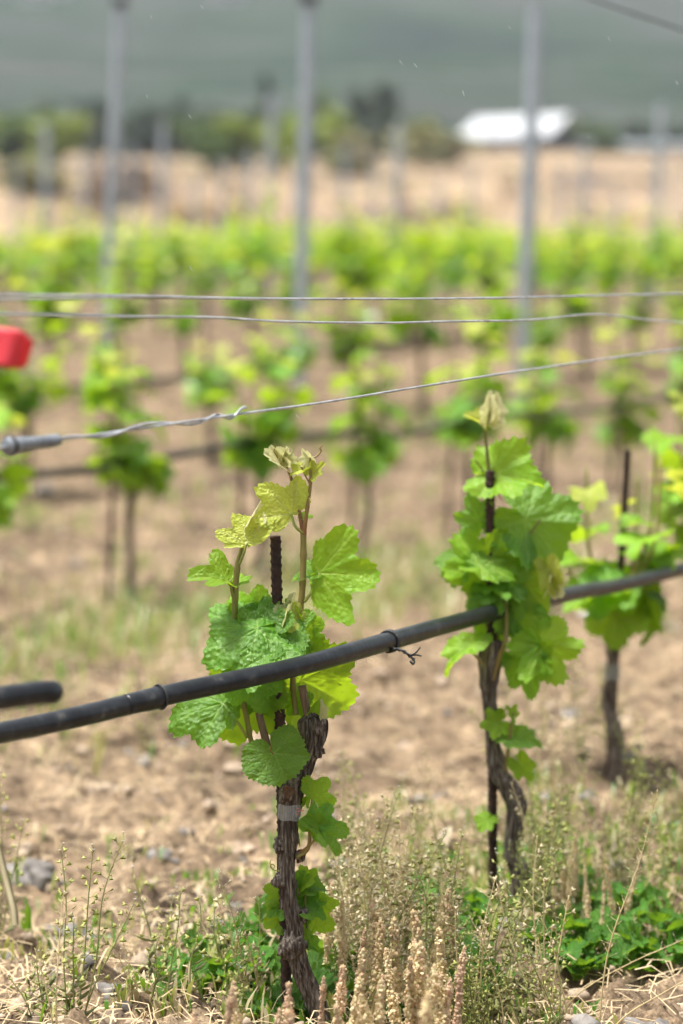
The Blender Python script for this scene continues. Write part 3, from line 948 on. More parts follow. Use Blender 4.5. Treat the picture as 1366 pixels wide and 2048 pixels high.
LEAVES2 = [
    (978, 830, 980, 772, .008, .006, 'cam', 'leaf_bud', dict(lob=.3, fold=1.0, droop=-.3, width=1.0)),
    (984, 826, 996, 776, .010, .006, 'right', 'leaf_bud', dict(lob=.3, fold=1.0, droop=-.3, width=.9)),
    (962, 848, 926, 820, .008, .004, 'up', 'leaf_young', dict(lob=.3, fold=.5, width=.7)),
    (990, 948, 1112, 945, .004, -.02, (.05, -.75, .65), 'leaf_light', dict(lob=.2, fold=.2, droop=.35, width=.85)),
    (958, 1040, 930, 980, .006, .0, 'upl', 'leaf', dict(lob=.3, fold=.3, droop=.3, width=1.0)),
    (970, 1140, 905, 1056, .0, -.012, (-.2, -.95, .2), 'leaf_light', dict(lob=.4, fold=.2, droop=.25, width=.95)),
    (935, 1120, 872, 1172, .012, .0, (-.5, -.6, .6), 'leaf', dict(lob=.2, fold=.2, droop=.6, width=.9)),
    (1002, 1130, 1085, 1082, .004, .0, (.1, -.95, .2), 'leaf_light', dict(lob=.4, fold=.2, droop=.2, width=1.0)),
    (1050, 1040, 1160, 1130, .02, .004, (.2, -.85, .5), 'leaf', dict(lob=.2, fold=.1, droop=.4, width=1.05)),
    (960, 1135, 1044, 1150, -.014, -.03, (.0, -.6, .8), 'leaf_light', dict(lob=.2, fold=.3, droop=.5, width=.7)),
    (978, 1180, 920, 1215, -.004, -.02, 'upl', 'leaf', dict(lob=.4, fold=.2, droop=.5, width=.95)),
    (1000, 1170, 1062, 1186, -.008, -.03, 'up', 'leaf', dict(lob=.4, fold=.2, droop=.5, blist=.03, width=1.0)),
    (975, 1195, 962, 1252, -.014, -.034, (-.2, -.7, .6), 'leaf', dict(lob=.5, fold=.3, droop=.4, blist=.03, width=.95)),
    (1052, 1170, 1108, 1240, .0, -.006, (.1, -1, .1), 'leaf_light', dict(lob=.3, fold=.15, droop=.3, width=.95)),
    (1030, 1210, 1058, 1312, .004, -.008, (.1, -.95, .3), 'leaf', dict(lob=.3, fold=.2, droop=.3, width=.8)),
    (990, 1230, 1000, 1310, .010, .004, 'cam', 'leaf', dict(lob=.3, fold=.2, droop=.3, width=.9)),
    (1086, 1290, 1130, 1384, -.010, -.02, (.15, -.95, .25), 'leaf_light', dict(lob=.75, fold=.15, droop=.2, width=1.1)),
    (1080, 1320, 1066, 1250, -.006, -.004, (-.3, -.9, .3), 'leaf_light', dict(lob=.4, fold=.4, droop=.2, width=.7)),
    (1050, 1330, 1072, 1410, -.002, .0, (0, -1, .1), 'leaf', dict(lob=.3, fold=.15, droop=.2, width=.85)),
    (942, 1292, 862, 1340, -.012, -.03, (-.25, -.35, .9), 'leaf_light', dict(lob=.3, fold=.2, droop=.5, width=.6)),
    (1000, 1318, 975, 1290, .004, .0, 'cam', 'leaf', dict(lob=.3, fold=.3, width=.9)),
    (1100, 1170, 1115, 1122, -.004, -.008, 'upr', 'leaf_bud', dict(lob=.5, fold=.9, width=1.1)),
    (1096, 1140, 1114, 1204, -.006, -.012, 'cam', 'leaf_young', dict(lob=.5, fold=.6, width=.7)),
    (1112, 1150, 1138, 1140, -.004, -.008, 'upr', 'leaf_bud', dict(lob=.5, fold=.9, width=.9)),
    (996, 1444, 956, 1456, -.012, -.022, 'cam', 'leaf_light', dict(lob=.5, fold=.2, droop=.3, width=1.05)),
    (1026, 1430, 1012, 1408, -.012, -.016, 'up', 'leaf_light', dict(lob=.5, fold=.3, width=1.0)),
    (1030, 1478, 1100, 1486, -.012, -.024, 'up', 'leaf', dict(lob=.3, fold=.2, droop=.4, width=.75)),
    (1040, 1528, 1070, 1566, -.012, -.018, 'cam', 'leaf_light', dict(lob=.4, fold=.2, droop=.4, width=.8)),
    (975, 1640, 955, 1666, .0, -.01, 'up', 'leaf_light', dict(lob=.2, fold=.2, width=1.0)),
]
for sp in LEAVES2:
    add_leaf(v2, sp, Y2, 'mid')
tendril(v2, [Q2(990, 980), Q2(998, 990), Q2(1008, 1005)], .001, 'shoot_red')
rebar(Q2(980, 942, -.004), Vector((Q2(988, 1850, .02).x, Q2(988, 1850, .02).y, gz(B2.x, B2.y) - .02)), .0056, 'dark rebar stake standing in the second grapevine of the near row')


# ------------------------------------------------------------------ generated vines
def vine_plan(rnd, hz=.40, top=.78, nshoots=5, spread=.13, lsz=1.0, gap=.046, skirt=(3, 6)):
    """returns (shoot polylines, leaf list); a leaf is (kind, matrix, petiole start)"""
    shoots, leaves = [], []
    for s in range(nshoots):
        az = rnd.uniform(0, 2 * math.pi)
        L = (top - hz) * rnd.uniform(.55, 1.05)
        out = rnd.uniform(.25, 1) * spread
        b = Vector((.02 * math.cos(az), .02 * math.sin(az), hz - rnd.uniform(0, .06)))
        e = b + Vector((out * math.cos(az), out * math.sin(az), L))
        mid = (b + e) / 2 + Vector((.35 * out * math.cos(az), .35 * out * math.sin(az), -.02))
        C = spline([list(b), list(mid), list(e)], 12)
        shoots.append([Vector(c) for c in C])
        nl = max(4, int(L / gap))
        for i in range(nl):
            t = (i + .4) / nl
            p = Vector(C[min(11, int(t * 11))])
            la = az + (1.5 if i % 2 else -1.5) + rnd.uniform(-.8, .8)
            d = Vector((math.cos(la), math.sin(la), rnd.uniform(-.1, .5)))
            young = t > .80
            size = (.085 * (1 - .55 * t) + .012) * rnd.uniform(.75, 1.25) * lsz
            J = p + d * (size * rnd.uniform(.35, .8))
            T = Vector((d.x, d.y, rnd.uniform(-.7, .25)))
            Nn = Vector((d.x * .4 + rnd.uniform(-.3, .3), d.y * .4 + rnd.uniform(-.3, .3), .9))
            kind = 'leaf_bud' if t > .93 else 'leaf_young' if young else ('leaf_light' if rnd.random() < .55 + .3 * t else 'leaf')
            if kind == 'leaf_bud':
                T = Vector((d.x * .4, d.y * .4, 1))
                size *= .7
            leaves.append((kind, leaf_matrix(J, T, Nn, size), p))
    for i in range(rnd.randint(*skirt)):                       # hanging skirt below the head
        la = rnd.uniform(0, 2 * math.pi)
        d = Vector((math.cos(la), math.sin(la), 0))
        p = Vector((0, 0, hz - rnd.uniform(.0, .05)))
        size = rnd.uniform(.06, .09)
        leaves.append((rnd.choice(('leaf', 'leaf', 'leaf_light')), leaf_matrix(p + d * .05, d * .5 + Vector((0, 0, -.9)), d + Vector((0, 0, .3)), size), p))
    return shoots, leaves


def trunk_pts(rnd, hz):
    x, y = 0.0, 0.0
    pts = [(rnd.uniform(-.02, .02), rnd.uniform(-.02, .02), -.03)]
    for k in range(1, 6):
        pts.append((rnd.uniform(-.014, .014), rnd.uniform(-.014, .014), hz * k / 5.0))
    return pts


def leafy_vine(loc, seed, label, group, hz=.40, top=.78, nshoots=5, tape=False, spread=.13, lsz=.85):
    """a vine whose leaves are parts of their own"""
    rnd = random.Random(seed)
    root = thing('grapevine', loc, label, 'grapevine', group)
    m = MB()
    tube(m, trunk_pts(rnd, hz), [.0112, .0106, .0098, .0098, .0106, .010], 60, 16, rfun=bark_r(seed))
    m.build('trunk', M['bark'], root)
    sh, lv = vine_plan(rnd, hz, top, nshoots, spread, lsz, .05, (1, 4))
    for C in sh:
        m = MB()
        tube(m, C, [.0032] * 6 + [.0026] * 5 + [.001], 20, 7)
        m.build('shoot', M['shoot'], root)
    for k, mx, p in lv:
        o = link('leaf', rnd.choice(MID[k]), root)
        o.matrix_basis = mx
    if tape:
        m = MB()
        tube(m, [(0, 0, hz * .52), (0, 0, hz * .60)], .0135, 2, 16, caps=False)
        m.build('tape_band', M['tape'], root)
    return root


DIRX, DIRY = .53, .848                                        # direction of the rows (away to the right)
DX2, DY2 = .318, .509                                        # vine spacing along a row
B3 = P(1222, 1560, 3.78)
leafy_vine((B3.x, B3.y, gz(B3.x, B3.y) - .01), 61, 'third grapevine of the near row, blurred, straight dark trunk with tape', 'vines of the near row', hz=.33, top=.60, nshoots=5, tape=True, spread=.075, lsz=.72)
rebar(P(1255, 900, 3.78), Vector((B3.x - .004, B3.y + .02, gz(B3.x, B3.y) - .02)), .0056, 'thin dark rebar stake leaning beside the third grapevine of the near row')
x4, y4 = B3.x + .27, B3.y + .56
leafy_vine((x4, y4, gz(x4, y4) - .01), 67, 'fourth grapevine of the near row, yellow shoot reaching in at right edge', 'vines of the near row', hz=.42, top=.80, nshoots=5, lsz=.8)
x0, y0 = B1.x - .36, B1.y - .34

# ------------------------------------------------------------------ vines of the rows behind
ORD = ['', 'second', 'third', 'fourth', 'fifth', 'sixth', 'seventh', 'eighth', 'ninth', 'tenth', 'eleventh', 'twelfth', 'thirteenth', 'fourteenth', 'fifteenth', 'sixteenth', 'seventeenth', 'eighteenth', 'nineteenth', 'twentieth', 'twenty-first', 'twenty-second', 'twenty-third', 'twenty-fourth']
PLACE = ['leftmost'] + [w + ' from left' for w in ORD[1:]]
_OLD = ['leftmost', 'second from left', 'third from left', 'fourth from left', 'fifth from left', 'sixth from left', 'seventh from left', 'eighth from left', 'ninth from left', 'tenth from left', 'eleventh from left', 'twelfth from left']


def row_spots(k):
    r = random.Random(900 + k)
    ph = 0 if k == 1 else r.random()
    out = []
    for j in range(-60, 90):
        x = -.5525 + (j + ph) * DX2 + r.uniform(-.03, .03) * (k > 1)
        y = 6.29 + 3.85 * (k - 1) + (j + ph) * DY2 + r.uniform(-.04, .04) * (k > 1)
        if y < 4.6 or y > 56 or abs(x) > .146 * y + (.18 if k == 1 and x > 0 else .75):
            continue
        out.append((x, y))
    return out


sp1 = row_spots(1)
for i, (x, y) in enumerate(sp1):
    leafy_vine((x, y, gz(x, y)), 400 + i, 'blurred grapevine in the second row, %s of that row' % PLACE[i], 'grapevines of the second row', hz=.37 - .03 * (i % 3 == 1), top=.72 + .06 * (i % 3), nshoots=4, tape=(i == 1), spread=.07)
    rebar((x - .035, y - .01, gz(x, y) + .48), (x - .06, y - .01, gz(x, y)), .0065, 'blurred rebar stake in the second row, %s of that row' % PLACE[i], 'rebar stakes of the second row', n=14)


def vine_variant(i):
    rnd = random.Random(7000 + i)
    hz = rnd.uniform(.36, .42)
    root = thing('grapevine', (0, 0, 0), 'x', 'grapevine')
    m = MB()
    tube(m, trunk_pts(rnd, hz), [.014, .013, .012, .012, .013, .011], 18, 8)
    m.build('trunk', M['bark'], root)
    sh, lv = vine_plan(rnd, hz, rnd.uniform(.70, .98), rnd.randint(3, 6), .14, .92, .056, (1, 3))
    m = MB()
    for C in sh:
        tube(m, C, [.0032] * 11 + [.001], 8, 5)
    m.build('shoots', M['shoot'], root)
    m = MB()
    kinds = ['leaf', 'leaf_light', 'leaf_young', 'leaf_bud']
    for k, mx, p in lv:
        V, F, v = rnd.choice(LOW)
        A = np.array(mx)
        s = 1.05
        m.add(V * s @ A[:3, :3].T + A[:3, 3], F, kinds.index(k), v)
    f = m.build('foliage', [M[k] for k in kinds], root, attr='vein')
    tag(f, kind='stuff')
    return root


VAR = [vine_variant(i) for i in range(8)]
used = [False] * 8
cand = []
for k in range(2, 15):
    cand += [(y, x, k) for x, y in row_spots(k)]
cand.sort()
inview = [c for c in cand if abs(c[1]) < .146 * c[0] + .2]
aside = [c for c in cand if c not in inview]
near, rest = inview[:270] + aside[:60], inview[270:] + aside[60:]
rv = random.Random(5)
rank = {}
for k in (2, 3, 4, 5):
    row = sorted((x / y, y, x) for y, x, kk in near if kk == k)
    for q, (_, y, x) in enumerate(row):
        rank[(y, x)] = (['leftmost'] + [w + ' from left' for w in ORD[1:]] + ['one of the rightmost'] * 40)[q]
for y, x, k in near:
    i = rv.randrange(8)
    o = VAR[i] if not used[i] else copy_tree(VAR[i])
    used[i] = True
    o.location = (x, y, float(ground_h(x, y, False)))
    o.rotation_euler = (rv.uniform(-.1, .1), rv.uniform(-.1, .1), rv.uniform(0, 6.28))
    s = rv.uniform(.78, 1.15)
    o.scale = (s, s, s)
    o['label'] = 'blurred leafy grapevine in the %s trellis row from the camera' % ORD[k]
    if (y, x) in rank:
        o['label'] = 'blurred leafy grapevine in the %s trellis row, %s of that row' % (ORD[k], rank[(y, x)])
    o['group'] = 'grapevines of the %s row' % ORD[k]
    if k <= 4:
        rebar((x + rv.uniform(-.04, .04), y + .03, o.location.z + rv.uniform(.45, .6)), (x + .02, y + .03, o.location.z), .0065, 'blurred rebar stake in the %s row, %s of that row' % (ORD[k], rank[(y, x)]), 'rebar stakes of the %s row' % ORD[k], n=6)
for i in range(8):
    if not used[i]:
        for c in list(VAR[i].children):
            bpy.data.objects.remove(c)
        bpy.data.objects.remove(VAR[i])
if rest:
    m = MB()
    for y, x, k in rest:
        rnd = random.Random(int(x * 1000 + y))
        z = float(ground_h(x, y, False))
        for t in range(26):
            V, F, v = rnd.choice(LOW)
            c = Vector((x + rnd.gauss(0, .12), y + rnd.gauss(0, .12), z + rnd.uniform(.32, .85)))
            A = np.array(leaf_matrix(c, (rnd.uniform(-1, 1), rnd.uniform(-1, 1), rnd.uniform(-.8, .3)), (rnd.uniform(-.5, .5), rnd.uniform(-.8, .3), .8), rnd.uniform(.07, .12)))
            m.add(V @ A[:3, :3].T + A[:3, 3], F, rnd.choice((0, 1, 1, 2)), v)
    tag(m.build('far_vine_rows', [M['leaf'], M['leaf_light'], M['leaf_young']], attr='vein'), 'far blurred vine rows at the end of the block', 'vines', None, 'stuff')

# ------------------------------------------------------------------ irrigation pipes and wires
def pipe_thing(name, pts, rad, label, cat, group, mk, n, seg=14, rfun=None):
    base = Vector(pts[0])
    root = thing(name, base, label, cat, group)
    m = MB()
    C = tube(m, [Vector(p) - base for p in pts], rad, n, seg, rfun=rfun)
    m.build('hose' if mk == 'pipe' else 'strand', M[mk], root)
    return root, C


def pipe_r(th, L, r):
    return r * (1 + .02 * noise(L * 9, 0.3, .2, 4) + .03 * noise(np.cos(th) + L * 14, np.sin(th), 0, 6))


tp = [(-420, 1545, 2.02), (0, 1466, 2.28), (150, 1435, 2.36), (315, 1395, 2.45), (590, 1334, 2.57), (780, 1282, 2.76), (930, 1240, 2.97), (1140, 1188, 3.34), (1240, 1170, 3.54), (1366, 1138, 3.82), (1560, 1086, 4.3)]
pts = [P(*t) for t in tp]
pts = pts + [(pts[-1].x + .53 * s, pts[-1].y + .848 * s, pts[-1].z) for s in (1, 3, 6)]
pipe, PC = pipe_thing('drip_pipe', pts, .0106, 'black polythene drip pipe crossing in front of the nearest vine', 'pipe', 'drip irrigation pipes', 'pipe', 260, 28, pipe_r)


def ring(root, c, ax, r, tr, mat, name, n=24, wob=0.0):
    ax = Vector(ax).normalized()
    u = ax.orthogonal().normalized()
    w = ax.cross(u)
    m = MB()
    pts = [Vector(c) - root.location + u * r * math.cos(t) + w * r * math.sin(t) + ax * wob * math.sin(2 * t) for t in np.linspace(0, 2 * math.pi, n)]
    tube(m, pts, tr, n * 2, 8)
    return m.build(name, mat, root)


axp = P(590, 1334, 2.57) - P(315, 1395, 2.45)
m = MB()
a0, a1 = P(250, 1410, 2.415), P(322, 1394, 2.452)
tube(m, [a0 - pipe.location, a0.lerp(a1, .5) - pipe.location, a1 - pipe.location], [.0104, .0113, .0118], 12, 26)
m.build('pipe_sleeve', M['pipe'], pipe)
ring(pipe, P(320, 1394, 2.45), axp, .0126, .0011, M['dark'], 'sleeve_lip')
ax2 = P(850, 1262, 2.86) - P(715, 1300, 2.68)
cT = P(777, 1283, 2.757)
ring(pipe, cT, ax2, .0122, .0014, M['dark'], 'wire_tie', wob=.001)
ring(pipe, cT + ax2.normalized() * .003, ax2, .0124, .0014, M['dark'], 'wire_tie', wob=-.0015)
m = MB()
tube(m, [P(a, b, c) - pipe.location for a, b, c in ((780, 1300, 2.744), (792, 1298, 2.738), (806, 1302, 2.735), (820, 1312, 2.735), (828, 1320, 2.735))], .0016, 30, 7, rfun=lambda th, L, r: r * (1 + .5 * np.sin(L * 900 + th * 2)))
tube(m, [P(a, b, c) - pipe.location for a, b, c in ((820, 1311, 2.735), (832, 1305, 2.733), (841, 1294, 2.732))], .0010, 12, 6)
tube(m, [P(a, b, c) - pipe.location for a, b, c in ((820, 1311, 2.735), (834, 1310, 2.733), (843, 1312, 2.732))], .0010, 12, 6)
tube(m, [P(a, b, c) - pipe.location for a, b, c in ((822, 1314, 2.735), (829, 1322, 2.733), (826, 1328, 2.732), (820, 1322, 2.732))], .0013, 16, 6)
m.build('tie_tail', M['dark'], pipe)
# closed pipe end on the left, nearer than the row
pe = [P(114, 1384, 2.121), P(110, 1384, 2.119), P(100, 1385, 2.115), P(60, 1388, 2.10), P(-60, 1408, 2.05), P(-260, 1450, 1.98), P(-420, 1560, 1.94)]
q = pe[-1]
pe.append(Vector((q.x - .08, q.y - .05, .01)))
ep, _ = pipe_thing('drip_pipe', pe, [.0070, .0098, .0107] + [.0107] * 5, 'blunt black pipe end poking in at the left edge', 'pipe', 'drip irrigation pipes', 'pipe', 120, 22)
for k in range(1, 6):
    xs = -.5525
    y1 = 6.29 + 3.85 * (k - 1)
    rr = random.Random(k + 60)
    pts = []
    for j in range(-7, 26):
        x, y = xs + j * DX2 * .8, y1 + j * DY2 * .8 - .02
        if y < 2.5:
            continue
        pts.append((x, y, float(ground_h(x, y, False)) + .385 + rr.uniform(-.012, .012)))
    pipe_thing('drip_pipe', pts, .0112, 'blurred drip pipe along the %s vine row' % ORD[k], 'pipe', 'drip irrigation pipes', 'pipe', 120, 10)


def wire_r(th, L, r):
    return r * (1 + .12 * noise(np.cos(th) * 2, np.sin(th) * 2, L * 60, 5))


W1 = [(-300, 588, 1.95), (0, 590, 2.12), (250, 592, 2.28), (480, 597, 2.44), (760, 598, 2.66), (1000, 596, 2.88), (1200, 591, 3.14), (1366, 587, 3.4), (1700, 576, 4.0)]
W2 = [(-300, 622, 1.95), (0, 628, 2.13), (250, 633, 2.28), (420, 635, 2.40), (560, 643, 2.5), (760, 646, 2.67), (900, 643, 2.78), (1060, 640, 2.96), (1190, 629, 3.12), (1300, 640, 3.3), (1420, 650, 3.5)]
W3 = [(110, 881, 2.20), (260, 860, 2.29), (480, 828, 2.43), (640, 806, 2.56), (800, 780, 2.70), (1000, 748, 2.90), (1180, 722, 3.12), (1366, 697, 3.4), (1600, 664, 3.8)]
wlab = ['topmost galvanised wire crossing the frame above the vines', 'kinked galvanised wire just below the topmost wire', 'slanting galvanised wire with twisted end and crimp sleeve at left']
wires = []
for W, lab in zip((W1, W2, W3), wlab):
    w, _ = pipe_thing('trellis_wire', [P(*t) for t in W], .00135, lab, 'wire', 'trellis wires of the near row', 'wire', 160, 9, wire_r)
    wires.append(w)
# second strand of the topmost wire, a little apart at the left
m = MB()
tube(m, [P(a, b, c) - wires[0].location for a, b, c in ((-300, 600, 1.95), (0, 599, 2.13), (160, 597, 2.23), (300, 596, 2.32), (480, 598, 2.44), (560, 599, 2.50))], .0010, 60, 8)
m.build('strand', M['wire'], wires[0])
# twisted tail and crimp of the slanting wire
w = wires[2]
C = spline([list(P(a, b, c)) for a, b, c in ((112, 880, 2.198), (260, 859, 2.29), (400, 840, 2.378), (455, 832, 2.414), (494, 822, 2.44))], 160)
ph = np.linspace(0, 2 * math.pi * 3.2, 160)
amp = .0032 * np.clip(np.linspace(0, 14, 160), 0, 1)
C[:, 2] += amp * np.cos(ph) + np.where(np.arange(160) > 140, (np.arange(160) - 140) * .00012, 0)
C[:, 1] += amp * np.sin(ph)
m = MB()
tube(m, [c - np.array(w.location) for c in C[::4]], .00135, 160, 8)
m.build('twisted_tail', M['wire'], w)
m = MB()
tube(m, [P(a, b, c) - w.location for a, b, c in ((14, 893, 2.14), (40, 890, 2.155), (62, 887, 2.17), (90, 884, 2.185), (116, 880, 2.20))], [.0075, .0070, .0058, .0058, .0054], 40, 22,
     rfun=lambda th, L, r: r * (1 + .10 * (np.sin(L * 700) > .6)))
m.build('crimp_sleeve', M['crimp'], w)
ring(w, P(20, 892, 2.143), P(60, 887, 2.17) - P(14, 893, 2.14), .0076, .0018, M['dark'], 'sleeve_lip')
m = MB()
tube(m, [P(20, 893, 2.145) - w.location, P(-60, 900, 2.10) - w.location, P(-300, 925, 1.98) - w.location], .0014, 16, 8)
m.build('strand', M['wire'], w)
pipe_thing('trellis_wire', [P(900, -110, 5.0), P(1190, 0, 4.6), P(1366, 60, 4.4), P(1700, 180, 4.0)], .0022, 'dark wire slanting across the top right corner', 'wire', 'overhead wires', 'pipe', 30, 7)

# ------------------------------------------------------------------ posts
def post(px_t, py_t, px_b, Y, label, group='galvanised trellis posts', wdt=.052, cap=False):
    t = P(px_t, py_t, Y)
    xb = P(px_b, 700, Y).x
    zb = float(ground_h(xb, Y, False))
    root = thing('trellis_post', (xb, Y, zb), label, 'post', group)
    m = MB()
    H = t.z - zb
    dx = t.x - xb
    # C-profile: web and two flanges with returned lips, a real folded section
    sec = [(-.5, .35), (-.5, -.35), (-.28, -.5), (.28, -.5), (.5, -.35), (.5, .35), (.40, .35), (.40, -.28), (.22, -.40), (-.22, -.40), (-.40, -.28), (-.40, .35)]
    V = []
    for z, f in ((-.1, -.05), (H * .5, .5), (H, 1.0)):
        for a, b in sec:
            V.append((a * wdt + dx * f, b * wdt, z))
    n = len(sec)
    F = grid_faces(3, n) + [tuple(2 * n + k for k in range(n))]
    m.add(V, F)
    m.build('profile', M['galv'], root, smooth=False)
    for z in np.arange(.45, H - .05, .22):
        for s in (-1, 1):
            m = MB()
            boxm(m, (s * (wdt * .5 + .006) + dx * z / H, 0, z), (.012, .012, .02))
            m.build('wire_hook', M['galv'], root, smooth=False)
    if cap:
        m = MB()
        boxm(m, (dx, 0, H + .012), (wdt * 1.25, wdt * 1.2, .05))
        m.build('post_cap', M['dark'], root, smooth=False)
    return root


POSTS = [(618, 4, 598, 12.9, 'tall grey post standing behind the sharp nearest vine', True, .066), (1072, 16, 1042, 12.4, 'tall grey leaning post in front of the white roofed building', False, .070),
         (241, 10, 210, 15.0, 'tall grey post at left with dark cap', True, .064), (1324, 205, 1300, 21.5, 'grey post near the right edge', False, .07),
         (92, 245, 92, 27, 'far grey post near the left edge', False, .078), (545, 190, 532, 25, 'far grey post left of the tall central post', False, .078),
         (798, 240, 786, 27, 'far grey post right of the tall central post', False, .078), (328, 240, 318, 29, 'far grey post right of the tall left post', False, .075),
         (500, 300, 494, 36, 'far small post before the bright shrubs', False, .075), (1168, 300, 1160, 35, 'far small post right of the leaning post', False, .075),
         (690, 290, 684, 38, 'far small post between the central posts', False, .075), (1236, 380, 1230, 44, 'small far post beside the pale low shed', False, .075),
         (880, 360, 874, 46, 'small far post before the dry bank', False, .075), (392, 350, 388, 44, 'small far post below the bright shrubs', False, .075), (170, 300, 166, 37, 'far small post left of the tall left post', False, .075)]
for q, (a, b, Y) in enumerate(((30, 330, 40), (262, 290, 33), (440, 320, 40), (590, 330, 42), (745, 320, 41), (940, 330, 41), (1120, 330, 41), (1345, 330, 40))):
    POSTS.append((a + 4, b, a, Y, 'faint far post in the vine block, %s of the eight faintest' % (['leftmost'] + [w + ' from left' for w in ORD[1:]])[q], False, .06))
for (a, b, c, Y, lab, cap, wd) in POSTS:
    post(a, b, c, Y, lab, cap=cap, wdt=wd)
for i, (zt, ya, yb, lab) in enumerate(((.85, 9.4, 17.0, 'lower'), (1.25, 9.4, 17.0, 'middle'), (1.65, 9.4, 17.0, 'upper'))):
    ptsw = []
    for j in range(-3, 14):
        x, y = -.55 + j * .53 * .8, 10.14 + 1.3 + j * .848 * .8
        ptsw.append((x, y, float(ground_h(x, y, False)) + zt))
    pipe_thing('trellis_wire', ptsw, .0016, 'blurred %s wire strung between the tall grey posts' % lab, 'wire', 'wires of the tall posts', 'wire', 50, 6)

# ------------------------------------------------------------------ red marker flag at the left edge
fb = P(-28, 700, 4.4)
root = thing('marker_flag', (fb.x, fb.y, gz(fb.x, fb.y)), 'red plastic marker flag at the left edge', 'flag')
m = MB()
zt = P(-28, 655, 4.4).z - root.location.z
tube(m, [(0, 0, -.03), (.004, 0, .35), (0, 0, zt + .01)], .0016, 20, 7)
m.build('flag_staff', M['wire'], root)
fp = [[P(-28, 650, 4.4), P(10, 655, 4.39), P(40, 660, 4.38), P(68, 682, 4.4)], [P(-28, 728, 4.4), P(8, 735, 4.38), P(40, 738, 4.4), P(54, 730, 4.4)]]
V = []
for t in np.linspace(0, 1, 8):
    for s in np.linspace(0, 3, 13):
        a = Vector(spline([list(q) for q in fp[0]], 13)[int(round(s * 4))])
        b = Vector(spline([list(q) for q in fp[1]], 13)[int(round(s * 4))])
        p = a.lerp(b, t) - root.location
        V.append((p.x, p.y + .004 * math.sin(s * 1.6 + t * 2.2), p.z))
m = MB()
m.add(V, grid_faces(8, 13, False))
fl = m.build('flag_sheet', M['flag'], root)
md = fl.modifiers.new('thickness', 'SOLIDIFY')
md.thickness = .0004

# ------------------------------------------------------------------ weeds
def hit(px, py):
    """ground point under photograph point"""
    Y = 2.6
    for _ in range(12):
        p0, p1 = P(px, py, 1.0), P(px, py, 2.0)
        sl = p1.z - p0.z
        z = float(np.interp(Y, _tx, _ty))
        Y = min(60, (z - (p0.z - sl)) / sl) if sl < -1e-6 else 60
    p = P(px, py, Y)
    p.z = gz(p.x, p.y)
    return p


def pod_geo(L):
    """heart shaped flat pod, joint at the origin, wide notched end along +Y, 2 mm thick"""
    o = [(0, 0), (.22, .30), (.42, .72), (.46, .92), (.30, 1.0), (.06, .86), (0, .84), (-.06, .86), (-.30, 1.0), (-.46, .92), (-.42, .72), (-.22, .30)]
    n = len(o)
    V = [(x * L, y * L, 0) for x, y in o] + [(0, .55 * L, .10 * L), (0, .55 * L, -.10 * L)]
    F = [(n, j, (j + 1) % n) for j in range(n)] + [(n + 1, (j + 1) % n, j) for j in range(n)]
    return np.array(V), F


def slim_geo(L):
    V = [(0, 0, 0), (.10 * L, .4 * L, .03 * L), (0, L, .08 * L), (-.10 * L, .4 * L, .03 * L), (0, .45 * L, -.05 * L)]
    return np.array(V), [(0, 1, 2, 3), (0, 4, 1), (1, 4, 2), (2, 4, 3), (3, 4, 0)]


def xf(V, A):
    A = np.array(A)
    return V @ A[:3, :3].T + A[:3, 3]


def purse_parts(seed, h, lean=(0, 0), dry=False, slim=False, bare=.35, npod=None, branches=1):
    r = random.Random(seed)
    ms, mp, mf = MB(), MB(), MB()
    for b in range(branches):
        hb = h * (1 if b == 0 else r.uniform(.55, .85))
        lx, ly = (lean if b == 0 else (r.uniform(-.35, .35), r.uniform(-.3, .3)))
        C = [(0, 0, -.01), (lx * hb * .25 + r.uniform(-.006, .006), ly * hb * .25, hb * .35), (lx * hb * .62 + r.uniform(-.006, .006), ly * hb * .6, hb * .7), (lx * hb, ly * hb, hb)]
        tube(ms, C, [.0011, .0009, .0007, .0004], 24, 6)
        S = spline(C, 60)
        k = npod or int(hb / .0075)
        for i in range(k):
            t = bare + (1 - bare) * (i + .5) / k
            p = Vector(S[min(59, int(t * 59))])
            az = i * 2.4 + r.uniform(-.5, .5)
            d = Vector((math.cos(az), math.sin(az), r.uniform(.15, .8) + (1.2 if t > .93 else 0))).normalized()
            pl = r.uniform(.005, .011) * (1.15 - t * .5)
            e = p + d * pl
            tube(ms, [p, p + d * pl * .5 + Vector((0, 0, -.0006)), e], .00032, 4, 4, caps=False)
            if t > .95 and not dry:
                for q in range(4):
                    V, F = slim_geo(.0028)
                    mf.add(xf(V * np.array([2.6, 1, 1]), leaf_matrix(e, (math.cos(q * 1.57), math.sin(q * 1.57), .5), (0, 0, 1), 1)), F)
            else:
                V, F = (slim_geo(r.uniform(.004, .008)) if slim or (dry and r.random() < .6) else pod_geo(r.uniform(.0068, .0098) * (1.1 - .4 * t)))
                mp.add(xf(V, leaf_matrix(e, d, (r.uniform(-1, 1), r.uniform(-1, 1), r.uniform(-.5, 1)), 1)), F)
    for i in range(0 if dry else 5):
        V, F = slim_geo(r.uniform(.02, .035))
        az = r.uniform(0, 6.28)
        ms.add(xf(V * np.array([1.4, 1, 1]), leaf_matrix((0, 0, .004 + .01 * i), (math.cos(az), math.sin(az), .5), (0, 0, 1), 1)), F)
    return ms, mp, mf


def place_purse(seed, loc, h, label, group, **kw):
    root = thing('shepherds_purse', loc, label, 'weed', group)
    dry = kw.get('dry', False)
    a, b, c = purse_parts(seed, h, **kw)
    a.build('stem', M['stem_dry' if dry else 'stem_green'], root)
    tag(b.build('seed_pods', M['pod_dry' if dry else 'pod'], root, attr='vein'), kind='stuff')
    if c.n:
        tag(c.build('flowers', M['flower'], root), kind='stuff')
    return root


